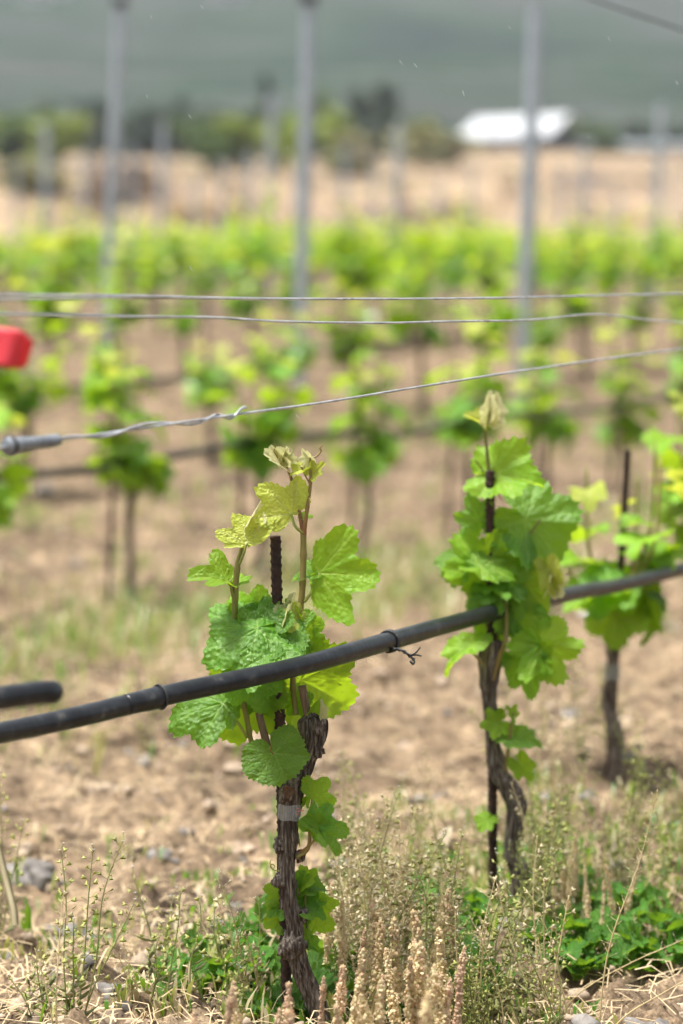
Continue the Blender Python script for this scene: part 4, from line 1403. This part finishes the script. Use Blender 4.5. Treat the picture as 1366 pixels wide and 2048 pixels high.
# named weeds: the ones that stand out
place_purse(1, hit(1195, 2060), .272, 'tall dry seeding stalk leaning right before the green clump at right', 'seeding weed stalks', lean=(.235, .02), dry=True, slim=True, bare=.30, npod=46)
place_purse(2, hit(1012, 2070), .155, 'bent dry stalk leaning left below the crooked vine', 'seeding weed stalks', lean=(-.26, .0), dry=True, slim=True, bare=.25, npod=22)
place_purse(3, hit(1142, 2060), .118, 'short bare dry stalk between green clumps at bottom right', 'seeding weed stalks', lean=(-.30, .0), dry=True, slim=True, bare=.5, npod=6)
place_purse(4, hit(1100, 2000), .09, 'dry stalk lying low towards the right edge', 'seeding weed stalks', lean=(1.75, .2), dry=True, slim=True, bare=.2, npod=24)
place_purse(5, hit(1195, 2065), .075, 'low dry stalk in the bottom right corner', 'seeding weed stalks', lean=(1.5, .1), dry=True, slim=True, bare=.4, npod=8)
for i, (bx, by, tx, ty) in enumerate(((150, 2060, 188, 1688), (140, 2055, 122, 1690), (160, 2060, 250, 1670), (150, 2050, 275, 1790), (330, 2010, 362, 1775), (380, 2040, 400, 1790), (300, 2045, 330, 1850), (70, 2060, 20, 1950), (100, 2050, 75, 1900), (470, 2030, 480, 1850), (440, 1990, 430, 1810),
                                    (740, 2010, 895, 1660), (730, 1960, 800, 1575), (870, 2010, 925, 1660), (990, 2000, 1065, 1760), (960, 1990, 1110, 1700), (1030, 1960, 990, 1700), (700, 1900, 730, 1680), (800, 1950, 850, 1690))):
    b = hit(bx, by)
    t = P(tx, ty, b.y + .01)
    h = t.z - b.z
    place_purse(20 + i, b, h, ['green shepherds purse with heart shaped pods, left foreground', 'green shepherds purse with heart shaped pods, right of the nearest trunk'][bx > 600],
                ['shepherds purse left of the trunk', 'shepherds purse right of the trunk'][bx > 600], lean=((t.x - b.x) / h, .03), branches=1 + (i % 3 == 0), bare=.35)

for i, (bx, by, tx, ty) in enumerate(((700, 1960, 690, 1640), (720, 1950, 745, 1625), (760, 1960, 772, 1600), (790, 1950, 830, 1620), (740, 1990, 715, 1690), (810, 1970, 800, 1640), (840, 1960, 870, 1680), (770, 2010, 760, 1690), (690, 1990, 665, 1700), (860, 1980, 905, 1720), (820, 2010, 835, 1720), (730, 2020, 740, 1740), (900, 1960, 930, 1740))):
    b = hit(bx, by)
    t = P(tx, ty, b.y + .01)
    h = t.z - b.z
    place_purse(60 + i, b, h, 'tall pale dry weed with many seed flecks behind the nearest trunk base', 'pale dry weeds behind the trunk', lean=((t.x - b.x) / h, .03), dry=True, branches=3, bare=.30, npod=44)

# scattered smaller ones share mesh data
pv = []
for i in range(7):
    a, b, c = purse_parts(200 + i, .10 + .018 * i, lean=(R.uniform(-.25, .25), R.uniform(-.2, .2)), dry=(i % 3 == 2), branches=2 + i % 2, bare=.25)
    d = i % 3 == 2
    pv.append((a.mesh('stem', M['stem_dry' if d else 'stem_green']), b.mesh('seed_pods', M['pod_dry' if d else 'pod'], attr='vein'), c.mesh('flowers', M['flower']) if c.n else None))
rw = random.Random(77)
for i in range(120):
    reg = rw.random()
    if reg < .12:
        px, py = rw.uniform(0, 560), rw.uniform(1860, 2140)
    elif reg < .62:
        px, py = rw.uniform(640, 1120), rw.uniform(1740, 2090)
    elif reg < .85:
        px, py = rw.uniform(1020, 1420), rw.uniform(1480, 1880)
    else:
        px, py = rw.uniform(-40, 420), rw.uniform(1300, 1600)
    g = hit(px, py)
    zone = 'in the left foreground' if reg < .12 else 'between the two nearest vines' if reg < .62 else 'by the third vine at right' if reg < .85 else 'behind the pipe at left'
    root = thing('shepherds_purse', g, 'small seeding weed growing %s' % zone, 'weed', 'small seeding weeds ' + zone)
    s = rw.uniform(.6, 1.15)
    root.scale = (s, s, s)
    root.rotation_euler = (rw.uniform(-.15, .15), rw.uniform(-.15, .15), rw.uniform(0, 6.28))
    a, b, c = rw.choice(pv)
    link('stem', a, root)
    tag(link('seed_pods', b, root), kind='stuff')
    if c:
        tag(link('flowers', c, root), kind='stuff')


def sorrel_parts(seed, h, w, lo=.34):
    r = random.Random(seed)
    ms, mp = MB(), MB()
    C = [(0, 0, -.01), (r.uniform(-.004, .004), 0, h * .5), (r.uniform(-.012, .012), r.uniform(-.008, .008), h)]
    tube(ms, C, [.0016, .0013, .0007], 14, 6)
    S = spline(C, 50)
    n = int(h * (1 - lo) * 7800)
    for i in range(n):
        t = lo + (1 - lo) * (i + r.random()) / n
        c = Vector(S[min(49, int(t * 49))])
        env = w * (1 - ((t - lo) / (1 - lo)) ** 2.2 * .75) * (.7 + .45 * float(noise(t * 11, seed * 3.7, 0, 3)))
        az = r.uniform(0, 6.28)
        q = c + Vector((math.cos(az), math.sin(az), 0)) * env * r.uniform(.35, 1)
        L = r.uniform(.0022, .0039)
        V = np.array([(0, -.5, 0), (.42, -.1, .1), (.30, .5, .05), (-.30, .5, .05), (-.42, -.1, .1), (0, 0, .28)]) * L
        mp.add(xf(V, leaf_matrix(q, (r.uniform(-1, 1), r.uniform(-1, 1), -.6), (math.cos(az), math.sin(az), r.uniform(-.2, .7)), 1)), [(0, 1, 5), (1, 2, 5), (2, 3, 5), (3, 4, 5), (4, 0, 5)], 0, r.choice((0, 0, .4, 1)))
    return ms, mp


sv = []
for i in range(8):
    a, b = sorrel_parts(500 + i, .10 + .012 * (i % 4), .0080 + .0016 * (i % 3))
    sv.append((a.mesh('stem', M['stem_dry']), b.mesh('seed_head', M['sorrel_pink' if i % 4 == 3 else 'sorrel'], attr='vein'), .10 + .012 * (i % 4)))
SORREL = []
for (px, py, Y, hp) in ((872, 1812, 2.56, 0), (832, 1845, 2.54, 0), (905, 1890, 2.53, 1), (850, 1880, 2.50, 2), (885, 1860, 2.58, 1), (822, 1900, 2.5, 0), (915, 1930, 2.47, 1), (890, 1950, 2.45, 1), (860, 1930, 2.44, 2),
                        (712, 1895, 2.50, 0), (680, 1930, 2.47, 3), (700, 1950, 2.44, 0), (646, 1945, 2.46, 1), (764, 1948, 2.44, 1), (745, 1985, 2.40, 2), (790, 1900, 2.52, 0), (768, 1965, 2.40, 0),
                        (440, 1976, 2.26, 1), (475, 1965, 2.36, 3), (570, 1960, 2.42, 3), (500, 2005, 2.40, 0), (400, 2016, 2.30, 1), (630, 2012, 2.28, 3), (840, 1990, 2.05, 3), (536, 2018, 2.34, 1), (690, 1990, 2.36, 0),
                        (1232, 1722, 2.98, 0), (1216, 1760, 2.95, 1), (1246, 1750, 2.96, 0), (1150, 1662, 3.05, 0), (1116, 1720, 3.0, 0), (1185, 1730, 2.95, 3), (1170, 1790, 2.9, 1), (1140, 1760, 2.98, 0), (1128, 1730, 3.02, 2), (1205, 1790, 2.9, 0),
                        (745, 1790, 2.62, 0), 
                        (650, 1770, 2.72, 3), (690, 1800, 2.66, 1), (765, 1820, 2.6, 2), (800, 1830, 2.58, 0), (740, 1840, 2.58, 0), (705, 1850, 2.56, 1), (880, 1780, 2.66, 2), (915, 1775, 2.72, 0)):
    t = P(px, py, Y)
    g = gz(t.x, t.y)
    h = max(.05, t.z - g)
    if px in (440, 475, 570, 500, 400, 630, 840, 536):
        lab, gr = 'pale pinkish seed spike at the blurred bottom edge', 'blurred foreground seed spikes'
    elif px > 1000:
        lab, gr = 'upright tan seed spike above the green clump at right', 'tan seed spikes at right'
    elif py > 1795 and Y < 2.6:
        lab, gr = 'beige seed spike in the clump right of the nearest trunk base', 'beige seed spikes by the trunk'
    else:
        lab, gr = 'thin pale seed spike in the mass behind the nearest trunk', 'pale seed spikes behind the trunk'
    root = thing('sorrel_spike', (t.x, t.y, g), lab, 'weed', gr)
    a, b, hv = sv[hp * 2 + rw.randrange(2)] if hp < 4 else sv[0]
    sz = h / hv
    k = min(1.35, max(.75, sz)) * (1.1 if Y < 2.62 else .8)
    root.scale = (k, k, sz)
    root.rotation_euler = (rw.uniform(-.12, .12), rw.uniform(-.14, .14), rw.uniform(0, 6.28))
    link('stem', a, root)
    tag(link('seed_head', b, root), kind='stuff')

# round leaved green clumps
ML = [leaf_mesh('leaf', M['weed'], seed=800 + i, lob=.1, fold=.25, cup=.25, droop=-.15, wave=.13, blist=.03, na=72, nr=5, teeth=.16, nteeth=20, round_=1.0) for i in range(5)]
mp_ = MB()
tube(mp_, [(0, 0, 0), (0, 0, 1)], .03, 4, 5)
MS = mp_.mesh('leaf_stalk', M['petiole'])
for i, (px, py, rad, n) in enumerate(((600, 1930, .06, 16), (455, 1905, .05, 12), (495, 1985, .05, 12), (385, 1990, .04, 9), (905, 1860, .055, 15), (850, 1905, .05, 14), (960, 1850, .05, 11), (1115, 1925, .05, 18), (1190, 1935, .06, 22), (1285, 1915, .06, 20),
                                     (1350, 1920, .05, 14), (1160, 1840, .05, 12), (700, 1990, .05, 14), (780, 2020, .05, 14), (930, 1990, .035, 8), (1260, 1850, .05, 14), (640, 2030, .05, 12), (840, 1830, .05, 12), (560, 2030, .04, 10), (970, 1740, .05, 9), (1110, 1800, .05, 9), (540, 1880, .05, 10))):
    g = hit(px, py)
    side = 'left of the nearest trunk' if px < 580 else 'right of the nearest trunk' if px < 960 else 'at the lower right'
    root = thing('mallow_clump', g, 'low green clump of round crinkled leaves %s' % side, 'plant', 'green leaf clumps ' + side)
    for k in range(int(n * 1.35)):
        az, rr = rw.uniform(0, 6.28), rad * math.sqrt(rw.random())
        hgt = rw.uniform(.008, .05) * (1 - rr / rad * .4)
        s = rw.uniform(.012, .026)
        o = link('leaf', rw.choice(ML), root)
        J = Vector((rr * math.cos(az), rr * math.sin(az), hgt))
        o.matrix_basis = leaf_matrix(J, (math.cos(az), math.sin(az) - .2, rw.uniform(-.4, .5)), (rw.uniform(-.6, .6), rw.uniform(-.9, .2), .8), s)

# ------------------------------------------------------------------ ground litter
def rock_geo(seed, nu=9, nv=12):
    u = np.linspace(0, math.pi, nu)
    w = np.linspace(0, 2 * math.pi, nv, endpoint=False)
    UU, WW = np.meshgrid(u, w, indexing='ij')
    d = np.stack([np.sin(UU) * np.cos(WW), np.sin(UU) * np.sin(WW), np.cos(UU)], 2).reshape(-1, 3)
    rr = 1 + .5 * fbm(d[:, 0] * 1.5 + seed, d[:, 1] * 1.5, d[:, 2] * 1.5, seed, 4, .6)
    rr = np.minimum(rr, 1.05 / np.maximum(.55, np.abs(d @ np.array([.6, .5, .62]))))
    return d * rr[:, None] * np.array([1, .85, .6]), grid_faces(nu, nv)


RG = [rock_geo(i, 16, 22) for i in range(6)]
for i, (px, py, sz, mk, lab) in enumerate(((80, 1745, .038, 'stone', 'flat dark stone at left beyond the weeds'), (150, 1840, .030, 'stone', 'broad grey brown stone half buried at lower left'), (280, 1515, .018, 'stone', 'small dark stone left of the nearest vine'),
                                          (200, 1985, .020, 'stone', 'grey stone among weeds at bottom left'), (260, 2020, .018, 'stone', 'dark stone at the bottom left of the trunk'), (1187, 1222, .040, 'stone_white', 'pale stone on the ground behind the pipe at right'),
                                          (1150, 1445, .022, 'stone', 'grey stone between the second and third vines'), (740, 1110, .03, 'stone_tan', 'tan clod in the alley behind the nearest vine'), (1310, 2035, .028, 'stone', 'brown stone in the bottom right corner'),
                                          (1010, 1880, .026, 'stone', 'grey stone at the foot of the crooked vine'), (880, 1590, .014, 'stone', 'small stone left of the crooked trunk'), (30, 2010, .018, 'stone_tan', 'tan clod in the bottom left corner'),
                                          (330, 1720, .02, 'stone', 'bluish grey stone left of the trunk'), (480, 1690, .018, 'stone_tan', 'tan clod just left of the trunk'), (420, 1770, .022, 'stone_tan', 'tan clod below the pipe at left'), (90, 985, .05, 'stone', 'dark clod in the far alley at left'))):
    g = hit(px, py)
    V, F = RG[i % 6]
    m = MB()
    m.add(V * sz, F)
    o = m.build('stone', M[mk])
    o.location = (g.x, g.y, g.z - sz * .10)
    o.rotation_euler = (rw.uniform(-.2, .2), rw.uniform(-.2, .2), rw.uniform(0, 6))
    tag(o, lab, 'stone', 'stones on the soil')

m = MB()
SG = [rock_geo(50 + i, 6, 8) for i in range(8)]
rg = np.random.default_rng(4)
n = 5200
Yr = 2.35 + 6.0 * rg.random(n) ** 2.0
Xr = (rg.random(n) - .5) * 2 * (.17 * Yr + .1)
Zr = ground_h(Xr, Yr)
for x, y, z in zip(Xr, Yr, Zr):
    V, F = SG[rw.randrange(8)]
    s = .0018 + .0075 * rw.random() ** 4 if rw.random() < .94 else rw.uniform(.007, .020)
    a = rw.uniform(0, 6.28)
    ca, sa = math.cos(a), math.sin(a)
    W = np.stack([V[:, 0] * ca - V[:, 1] * sa, V[:, 0] * sa + V[:, 1] * ca, V[:, 2]], 1) * s + np.array([x, y, z + s * .3])
    m.add(W, F, 0 if rw.random() < .8 else 1)
tag(m.build('gravel', [M['stone_tan'], M['stone']]), 'loose clods and small stones on the soil', 'gravel', None, 'stuff')

m = MB()
n = 8500
Yr = 2.30 + 6.5 * rg.random(n) ** 1.8
Xr = (rg.random(n) - .5) * 2 * (.17 * Yr + .1)
Zr = ground_h(Xr, Yr)
for x, y, z in zip(Xr, Yr, Zr):
    L = rw.uniform(.010, .060) * (1 if rw.random() < .85 else 2.2)
    a = rw.uniform(0, 6.28)
    up = rw.uniform(-.01, .02)
    w = rw.uniform(.0004, .0012)
    d = np.array([math.cos(a), math.sin(a), 0])
    s = np.array([-math.sin(a), math.cos(a), 0])
    p0 = np.array([x, y, z + .002])
    bend = rw.uniform(-.25, .25) * L
    c = [p0, p0 + d * L * .5 + s * bend + np.array([0, 0, .004 + max(0, up)]), p0 + d * L + np.array([0, 0, up + .002])]
    V = []
    for q in c:
        V += [q + s * w, q - s * w, q + np.array([0, 0, w * .8])]
    m.add(V, [(0, 3, 5, 2), (1, 2, 5, 4), (3, 6, 8, 5), (4, 5, 8, 7)])
tag(m.build('straw_litter', M['straw']), 'dry straw and stalk litter lying on the soil', 'straw', None, 'stuff')
# one pale blade at the left edge
g = P(-6, 1690, 2.95)
e = P(30, 1850, 2.9)
m = MB()
C = spline([list(g), list(P(12, 1760, 2.93)), list(P(26, 1815, 2.91)), list(e)], 14)
o0 = Vector(C[-1])
wd = np.array([.005, .001, 0])
V = np.stack([C - wd, C + wd, C + np.array([0, -.0015, 0])], 1).reshape(-1, 3) - np.array(o0)
F = []
for i in range(13):
    a = i * 3
    F += [(a, a + 3, a + 5, a + 2), (a + 2, a + 5, a + 4, a + 1), (a + 1, a + 4, a + 3, a)]
m.add(V, F)
o = m.build('dry_leaf_blade', M['pod_dry'], attr='vein')
o.location = o0
tag(o, 'pale dry leaf blade standing at the left edge', 'leaf')

m = MB()
n = 17000
Yr = 2.6 + 9.5 * rg.random(n) ** 1.25
Xr = (rg.random(n) - .5) * 2 * (.17 * Yr + .1)
# weeds follow the vine rows, thin out in the alleys
c0 = (Xr - B1.x) * DIRY - (Yr - B1.y) * DIRX
row_w = np.minimum(np.abs(c0), np.minimum(np.abs(c0 + 2.04), np.abs(c0 + 4.08)))
keep = rg.random(n) < (np.exp(-(row_w / .34) ** 2) * .9 + .10) * np.clip(.45 + 1.3 * noise(Xr * 2.2, Yr * 2.2, 0, 15), 0, 1)
Xr, Yr = Xr[keep], Yr[keep]
Zr = ground_h(Xr, Yr)
for x, y, z in zip(Xr, Yr, Zr):
    tall = rw.uniform(.012, .045) * (1 if y < 4 else 2.6 if rw.random() < .4 else 1.5)
    for b in range(4):
        a = rw.uniform(0, 6.28)
        d = np.array([math.cos(a), math.sin(a), 0]) * tall * rw.uniform(.2, .7)
        s = np.array([-math.sin(a), math.cos(a), 0]) * rw.uniform(.0012, .0035)
        p0 = np.array([x + rw.uniform(-.015, .015), y + rw.uniform(-.015, .015), z - .002])
        q = p0 + d * .5 + np.array([0, 0, tall * .7])
        e = p0 + d + np.array([0, 0, tall * rw.uniform(.7, 1.1)])
        m.add([p0 - s * .5, p0 + s * .5, q + s, q - s, e], [(0, 1, 2, 3), (3, 2, 4)], rw.choice((0, 0, 1, 2, 2)))
tag(m.build('low_weeds', [M['weed'], M['pod'], M['pod_dry']], attr='vein'), 'low green weeds growing along the vine rows', 'weeds', None, 'stuff')

# ------------------------------------------------------------------ far field: trees, shrubs, buildings
def foliage_mat(name, c1, c2):
    return leaf_mat(name, c1, c2, c2, [k * 1.3 for k in c2], trans=.25, bump=0)


M['f_dark'] = foliage_mat('tree_dark', (.014, .03, .014), (.04, .066, .03))
M['f_mid'] = foliage_mat('tree_mid', (.05, .10, .02), (.11, .17, .035))
M['f_bright'] = foliage_mat('shrub_bright', (.20, .27, .025), (.33, .40, .05))
M['f_olive'] = foliage_mat('shrub_olive', (.16, .17, .06), (.28, .26, .12))
M['f_dry'] = foliage_mat('brush_dry', (.16, .11, .085), (.34, .25, .18))
M['treebark'] = simple('tree_bark', [(.3, (.06, .045, .035)), (.7, (.14, .11, .09))], scale=6, rough=.9)


def crown(seed, w, h, mk, shape, n=1300):
    r = random.Random(seed)
    m = MB()
    cl = [(r.gauss(0, .25), r.gauss(0, .25), r.uniform(.15, .95), r.uniform(.16, .32)) for _ in range(14)]
    for i in range(n):
        cx, cy, cz, cr = r.choice(cl)
        if shape == 'cone':
            k = 1.05 - cz
            cx, cy, cr = cx * k * 1.3, cy * k * 1.3, cr * (k * .8 + .15)
        v = Vector((r.gauss(0, 1), r.gauss(0, 1), r.gauss(0, 1))).normalized() * cr * r.random() ** .4
        p = Vector(((cx + v.x) * w, (cy + v.y) * w, max(.02, cz + v.z * .7) * h))
        s = w * r.uniform(.05, .10)
        A = leaf_matrix(p, (r.uniform(-1, 1), r.uniform(-1, 1), r.uniform(-1, .6)), (r.uniform(-1, 1), r.uniform(-1, 1), .8), s)
        m.add(xf(np.array([(-.5, -.6, 0), (.5, -.5, .1), (.6, .4, 0), (0, .9, .15), (-.6, .5, 0)]), A), [(0, 1, 2, 3, 4)])
    return m.mesh('crown', M[mk], smooth=False, attr='vein')


def tree(px, ytop, ybase, wpx, Y, mk, shape, label, cat='tree'):
    x = P(px, 300, Y).x
    zb = float(ground_h(x, Y, False))
    zt = P(px, ytop - 14, Y).z
    H = max(1.0, zt - zb)
    w = wpx * 1.15 * Y / FPX
    root = thing('tree' if cat == 'tree' else 'shrub', (x, Y, zb), label, cat, 'trees and shrubs beyond the field')
    m = MB()
    tube(m, [(0, 0, -.3), (.02 * w, 0, H * .3), (0, 0, H * .8)], [.035 * w + .04, .03 * w + .03, .01 * w], 10, 8)
    for k in range(4):
        a = k * 1.7
        tube(m, [(0, 0, H * (.25 + .12 * k)), (.2 * w * math.cos(a), .2 * w * math.sin(a), H * (.42 + .12 * k))], [.02 * w, .008 * w], 4, 5)
    m.build('trunk', M['treebark'], root)
    c = link('crown', crown(int(px + ytop), w, H, mk, shape), root)
    return root


TREES = [(195, 205, 300, 70, 150, 'f_dark', 'cone', 'dark conifer beside the tall left post'), (530, 158, 270, 56, 160, 'f_dark', 'cone', 'dark pointed conifer left of the central post'),
         (748, 188, 300, 90, 150, 'f_dark', 'round', 'dark rounded tree right of the central post'), (640, 205, 300, 70, 145, 'f_mid', 'round', 'green tree behind the central post'),
         (412, 246, 325, 100, 120, 'f_mid', 'round', 'broad green shrub between the left and central posts'), (470, 245, 325, 90, 122, 'f_bright', 'round', 'yellow green shrub next to the broad green shrub'),
         (560, 235, 320, 60, 124, 'f_bright', 'round', 'bright narrow shrub left of the central post'), (670, 240, 320, 70, 126, 'f_bright', 'round', 'bright shrub right of the central post'),
         (40, 245, 305, 110, 140, 'f_mid', 'round', 'green hedge tree at the left edge'), (120, 250, 310, 80, 138, 'f_bright', 'round', 'bright shrub left of the tall left post'),
         (285, 240, 300, 90, 170, 'f_dark', 'round', 'dark bush right of the tall left post'), (350, 215, 300, 70, 172, 'f_dark', 'round', 'dark tree behind the broad green shrub'), (0, 255, 305, 60, 142, 'f_bright', 'round', 'bright shrub cut by the left edge'),
         (840, 262, 320, 110, 130, 'f_olive', 'round', 'olive shrub left of the white roof', ), (700, 285, 330, 80, 110, 'f_olive', 'round', 'dull low shrub on the bank'),
         (900, 290, 330, 80, 128, 'f_olive', 'round', 'olive scrub below the white roof'), (1280, 262, 310, 60, 200, 'f_dark', 'round', 'dark tree behind the pale low shed'), (1350, 268, 310, 60, 205, 'f_dark', 'round', 'dark tree at the right edge'),
         (1195, 262, 320, 70, 180, 'f_mid', 'round', 'green bush beside the dark gable'), (60, 330, 360, 120, 80, 'f_olive', 'round', 'dull scrub on the bank at left'), (230, 345, 380, 120, 75, 'f_dry', 'round', 'dry scrub behind the tall left post')]
rt = random.Random(12)
for q, px in enumerate(range(-10, 900, 65)):
    TREES.append((px + rt.uniform(-15, 15), rt.uniform(222, 258), 310, rt.uniform(70, 110), rt.uniform(165, 200), rt.choice(('f_dark', 'f_dark', 'f_mid')), 'round', 'hazy dark tree of the belt below the hill, %s' % (['leftmost'] + [w + ' from left' for w in ORD[1:]])[q]))
for t in TREES:
    tree(*t, cat='tree' if t[5] in ('f_dark', 'f_mid') else 'shrub')

# dry brush on the bank behind the vines
m = MB()
rd = random.Random(31)
for i in range(420):
    Y = rd.uniform(57, 70) if i < 260 else rd.uniform(70, 125)
    x = rd.uniform(-.17, .17) * Y
    if i < 260 and noise(x * .35, Y * .2, 0, 44) < -.1:
        continue
    z = float(ground_h(x, Y, False))
    hh = rd.uniform(.25, .7) if Y < 70 else rd.uniform(.12, .35)
    k = rd.choice((0, 0, 1, 2))
    for b in range(16):
        a = rd.uniform(0, 6.28)
        d = np.array([math.cos(a), math.sin(a), 0]) * rd.uniform(.1, .6)
        s = np.array([-math.sin(a), math.cos(a), 0]) * rd.uniform(.02, .07)
        p0 = np.array([x, y * 0 + Y, z - .05]) + d * .5
        m.add([p0 - s, p0 + s, p0 + d * .7 + s + np.array([0, 0, hh * .7]), p0 + d * .7 - s + np.array([0, 0, hh * .7]), p0 + d + np.array([0, 0, hh])], [(0, 1, 2, 3), (3, 2, 4)], k)
tag(m.build('dry_brush', [M['f_dry'], M['straw'], M['f_olive']], smooth=False, attr='vein'), 'dry grass and brush on the tan bank', 'brush', None, 'stuff')

M['roof_white'] = simple('white_metal_roof', [(.3, (.42, .43, .44)), (.7, (.50, .51, .52))], scale=2, rough=.5, bump=0)
M['wall_dark'] = simple('dark_shed_wall', [(.3, (.012, .012, .013)), (.7, (.03, .03, .03))], scale=1, rough=.8, bump=0)
M['wall_pale'] = simple('pale_render', [(.3, (.52, .48, .46)), (.7, (.62, .58, .55))], scale=1, rough=.9, bump=0)
M['glass_dark'] = simple('dark_glass', [(.3, (.03, .035, .04)), (.7, (.05, .055, .06))], rough=.15, bump=0)
M['roof_blue'] = simple('pale_sheet_roof', [(.3, (.20, .24, .25)), (.7, (.27, .31, .32))], scale=1, rough=.5, bump=0)
M['roof_tile'] = simple('grey_tile_roof', [(.3, (.35, .33, .34)), (.7, (.45, .43, .43))], scale=1, rough=.8, bump=0)


def house(name, loc, L, D, H, rise, rz, wall, roof, label, nwin=4, cat='building', over=.35):
    root = thing(name, loc, label, cat)
    root.rotation_euler = (0, 0, rz)
    m = MB()
    x, y = L / 2, D / 2
    V = [(-x, -y, -1.5), (x, -y, -1.5), (x, y, -1.5), (-x, y, -1.5), (-x, -y, H), (x, -y, H), (x, y, H), (-x, y, H), (-x, 0, H + rise), (x, 0, H + rise)]
    m.add(V, [(0, 1, 5, 4), (2, 3, 7, 6), (1, 2, 6, 9, 5), (3, 0, 4, 8, 7)])
    m.build('wall', M[wall], root, smooth=False)
    for s in (-1, 1):
        m = MB()
        ov = over
        k = rise / y
        a = [(-x - ov, s * (y + ov), H - k * ov + .06), (x + ov, s * (y + ov), H - k * ov + .06), (x + ov, 0, H + rise + .06), (-x - ov, 0, H + rise + .06)]
        V = a + [(q[0], q[1], q[2] + .1) for q in a]
        m.add(V, [(0, 1, 2, 3), (7, 6, 5, 4), (0, 4, 5, 1), (1, 5, 6, 2), (2, 6, 7, 3), (3, 7, 4, 0)])
        m.build('roof', M[roof], root, smooth=False)
    for i in range(nwin):
        wx = -x + (i + .5) * L / nwin
        m = MB()
        boxm(m, (wx, -y - .03, H * .55), (L / nwin * .4, .08, H * .35))
        m.build('window', M['glass_dark'], root, smooth=False)
    m = MB()
    boxm(m, (x * .1, -y - .04, H * .34), (1.0, .1, H * .68))
    m.build('door', M['wall_dark' if wall != 'wall_dark' else 'wall_pale'], root, smooth=False)
    return root


p = P(1045, 300, 235)
zg = float(ground_h(p.x, 235, False))
house('farm_building', (p.x, 235, zg), 9.6, 8.0, P(1045, 279, 235).z - zg, 2.1, math.radians(-32), 'wall_dark', 'roof_white', 'farm building with bright white roof and dark gable')
p = P(1290, 320, 190)
zg = float(ground_h(p.x, 190, False))
house('low_shed', (p.x, 190, zg), 9.5, 4, max(.6, P(1290, 322, 190).z - zg), .35, math.radians(3), 'wall_pale', 'roof_blue', 'long low shed with pale blue roof at right', 5)


def hill_z(x, y):
    import mathutils
    o = bpy.data.objects['hill']
    ok, loc, nn, ii = o.ray_cast((x, y, 900), (0, 0, -1))
    return loc.z if ok else 30.0


for (px, py, Y, L, lab, wall, roof) in ((70, 232, 560, 7, 'pale house on the slope at the far left, left one of the pair', 'wall_pale', 'roof_tile'), (115, 222, 575, 6, 'pale house on the slope at the far left, right one of the pair', 'wall_pale', 'roof_tile'),
                                        (0, 222, 580, 6, 'pale house cut by the left edge', 'wall_pale', 'roof_tile'), (175, 150, 800, 8, 'greyish house higher on the slope at left', 'wall_pale', 'roof_tile'), (455, 225, 560, 7, 'grey roofed house between the posts', 'roof_tile', 'roof_tile'), (650, 200, 640, 7, 'grey house behind the central post', 'roof_tile', 'roof_tile')):
    x = P(px, py, Y).x
    z = hill_z(x, Y)
    zz = P(px, py, Y).z
    house('hillside_house', (x, Y, z), L, 6, max(2.2, min(4.0, zz - z + 2)), 1.4, math.radians(8), wall, roof, lab, 3)

# ------------------------------------------------------------------ drizzle drops and haze
m = MB()
u = np.linspace(0, math.pi, 8)
a = np.linspace(0, 2 * math.pi, 8, endpoint=False)
UU, AA = np.meshgrid(u, a, indexing='ij')
V = np.stack([np.sin(UU) * np.cos(AA) * .5, np.sin(UU) * np.sin(AA) * .5, np.cos(UU) * 1.6], 2).reshape(-1, 3)
m.add(V * np.array([.0007, .0007, .0014]), grid_faces(8, 8))


def drop_mat():
    mt, nt, b, out = mat_new('rain_water')
    b.inputs['Base Color'].default_value = (.9, .92, .93, 1)
    b.inputs['Roughness'].default_value = .08
    b.inputs['Transmission Weight'].default_value = .5
    b.inputs['IOR'].default_value = 1.33
    return mt


dm = m.mesh('raindrop', drop_mat())
for (px, py, Y) in ((302, 34, 2.7), (380, 233, 2.6), (294, 193, 2.8), (831, 131, 2.6), (802, 125, 2.8), (1019, 55, 2.65), (927, 187, 2.6), (1178, 275, 2.7), (575, 296, 2.6), (404, 14, 2.9), (1218, 78, 2.9), (20, 466, 2.7), (382, 537, 2.65), (950, 375, 2.6), (1144, 246, 2.7), (595, 833, 2.6), (1354, 166, 2.9), (1056, 108, 2.8)):
    o = link('raindrop', dm, None, P(px, py, Y))
    o.rotation_euler = (0, math.radians(rw.uniform(-40, -15)), 0)
    s = rw.uniform(.7, 1.2)
    o.scale = (s, s, s * 1.3)
    tag(o, 'tiny falling raindrop in the air above the vines', 'raindrop', 'falling raindrops')

m = MB()
zt = HILL_TOP + 15
boxm(m, (0, 1150, (zt - 8) / 2), (3300, 2700, zt + 8))
mt = bpy.data.materials.new('hazy_air')
mt.use_nodes = True
nt = mt.node_tree
nt.nodes.remove(nt.nodes['Principled BSDF'])
pv_ = N(nt, 'ShaderNodeVolumePrincipled')
pv_.inputs['Color'].default_value = (.82, .89, .95, 1)
pv_.inputs['Density'].default_value = .00046
pv_.inputs['Anisotropy'].default_value = .2
nt.links.new(pv_.outputs[0], nt.nodes['Material Output'].inputs['Volume'])
hz = m.build('haze', mt, smooth=False)
tag(hz, 'thin pale haze in front of the hillside', None, None, 'stuff')

# plants one can tell apart only by their place: say it
groups = {}
for o in SC.objects:
    if o.parent is None and o.get('category') in ('weed', 'plant'):
        groups.setdefault(o['label'], []).append(o)
for lab, obs in groups.items():
    if 1 < len(obs) <= 24:
        obs.sort(key=lambda o: o.location.x / o.location.y)
        for q, o in enumerate(obs):
            o['label'] = lab + ', ' + PLACE[q]
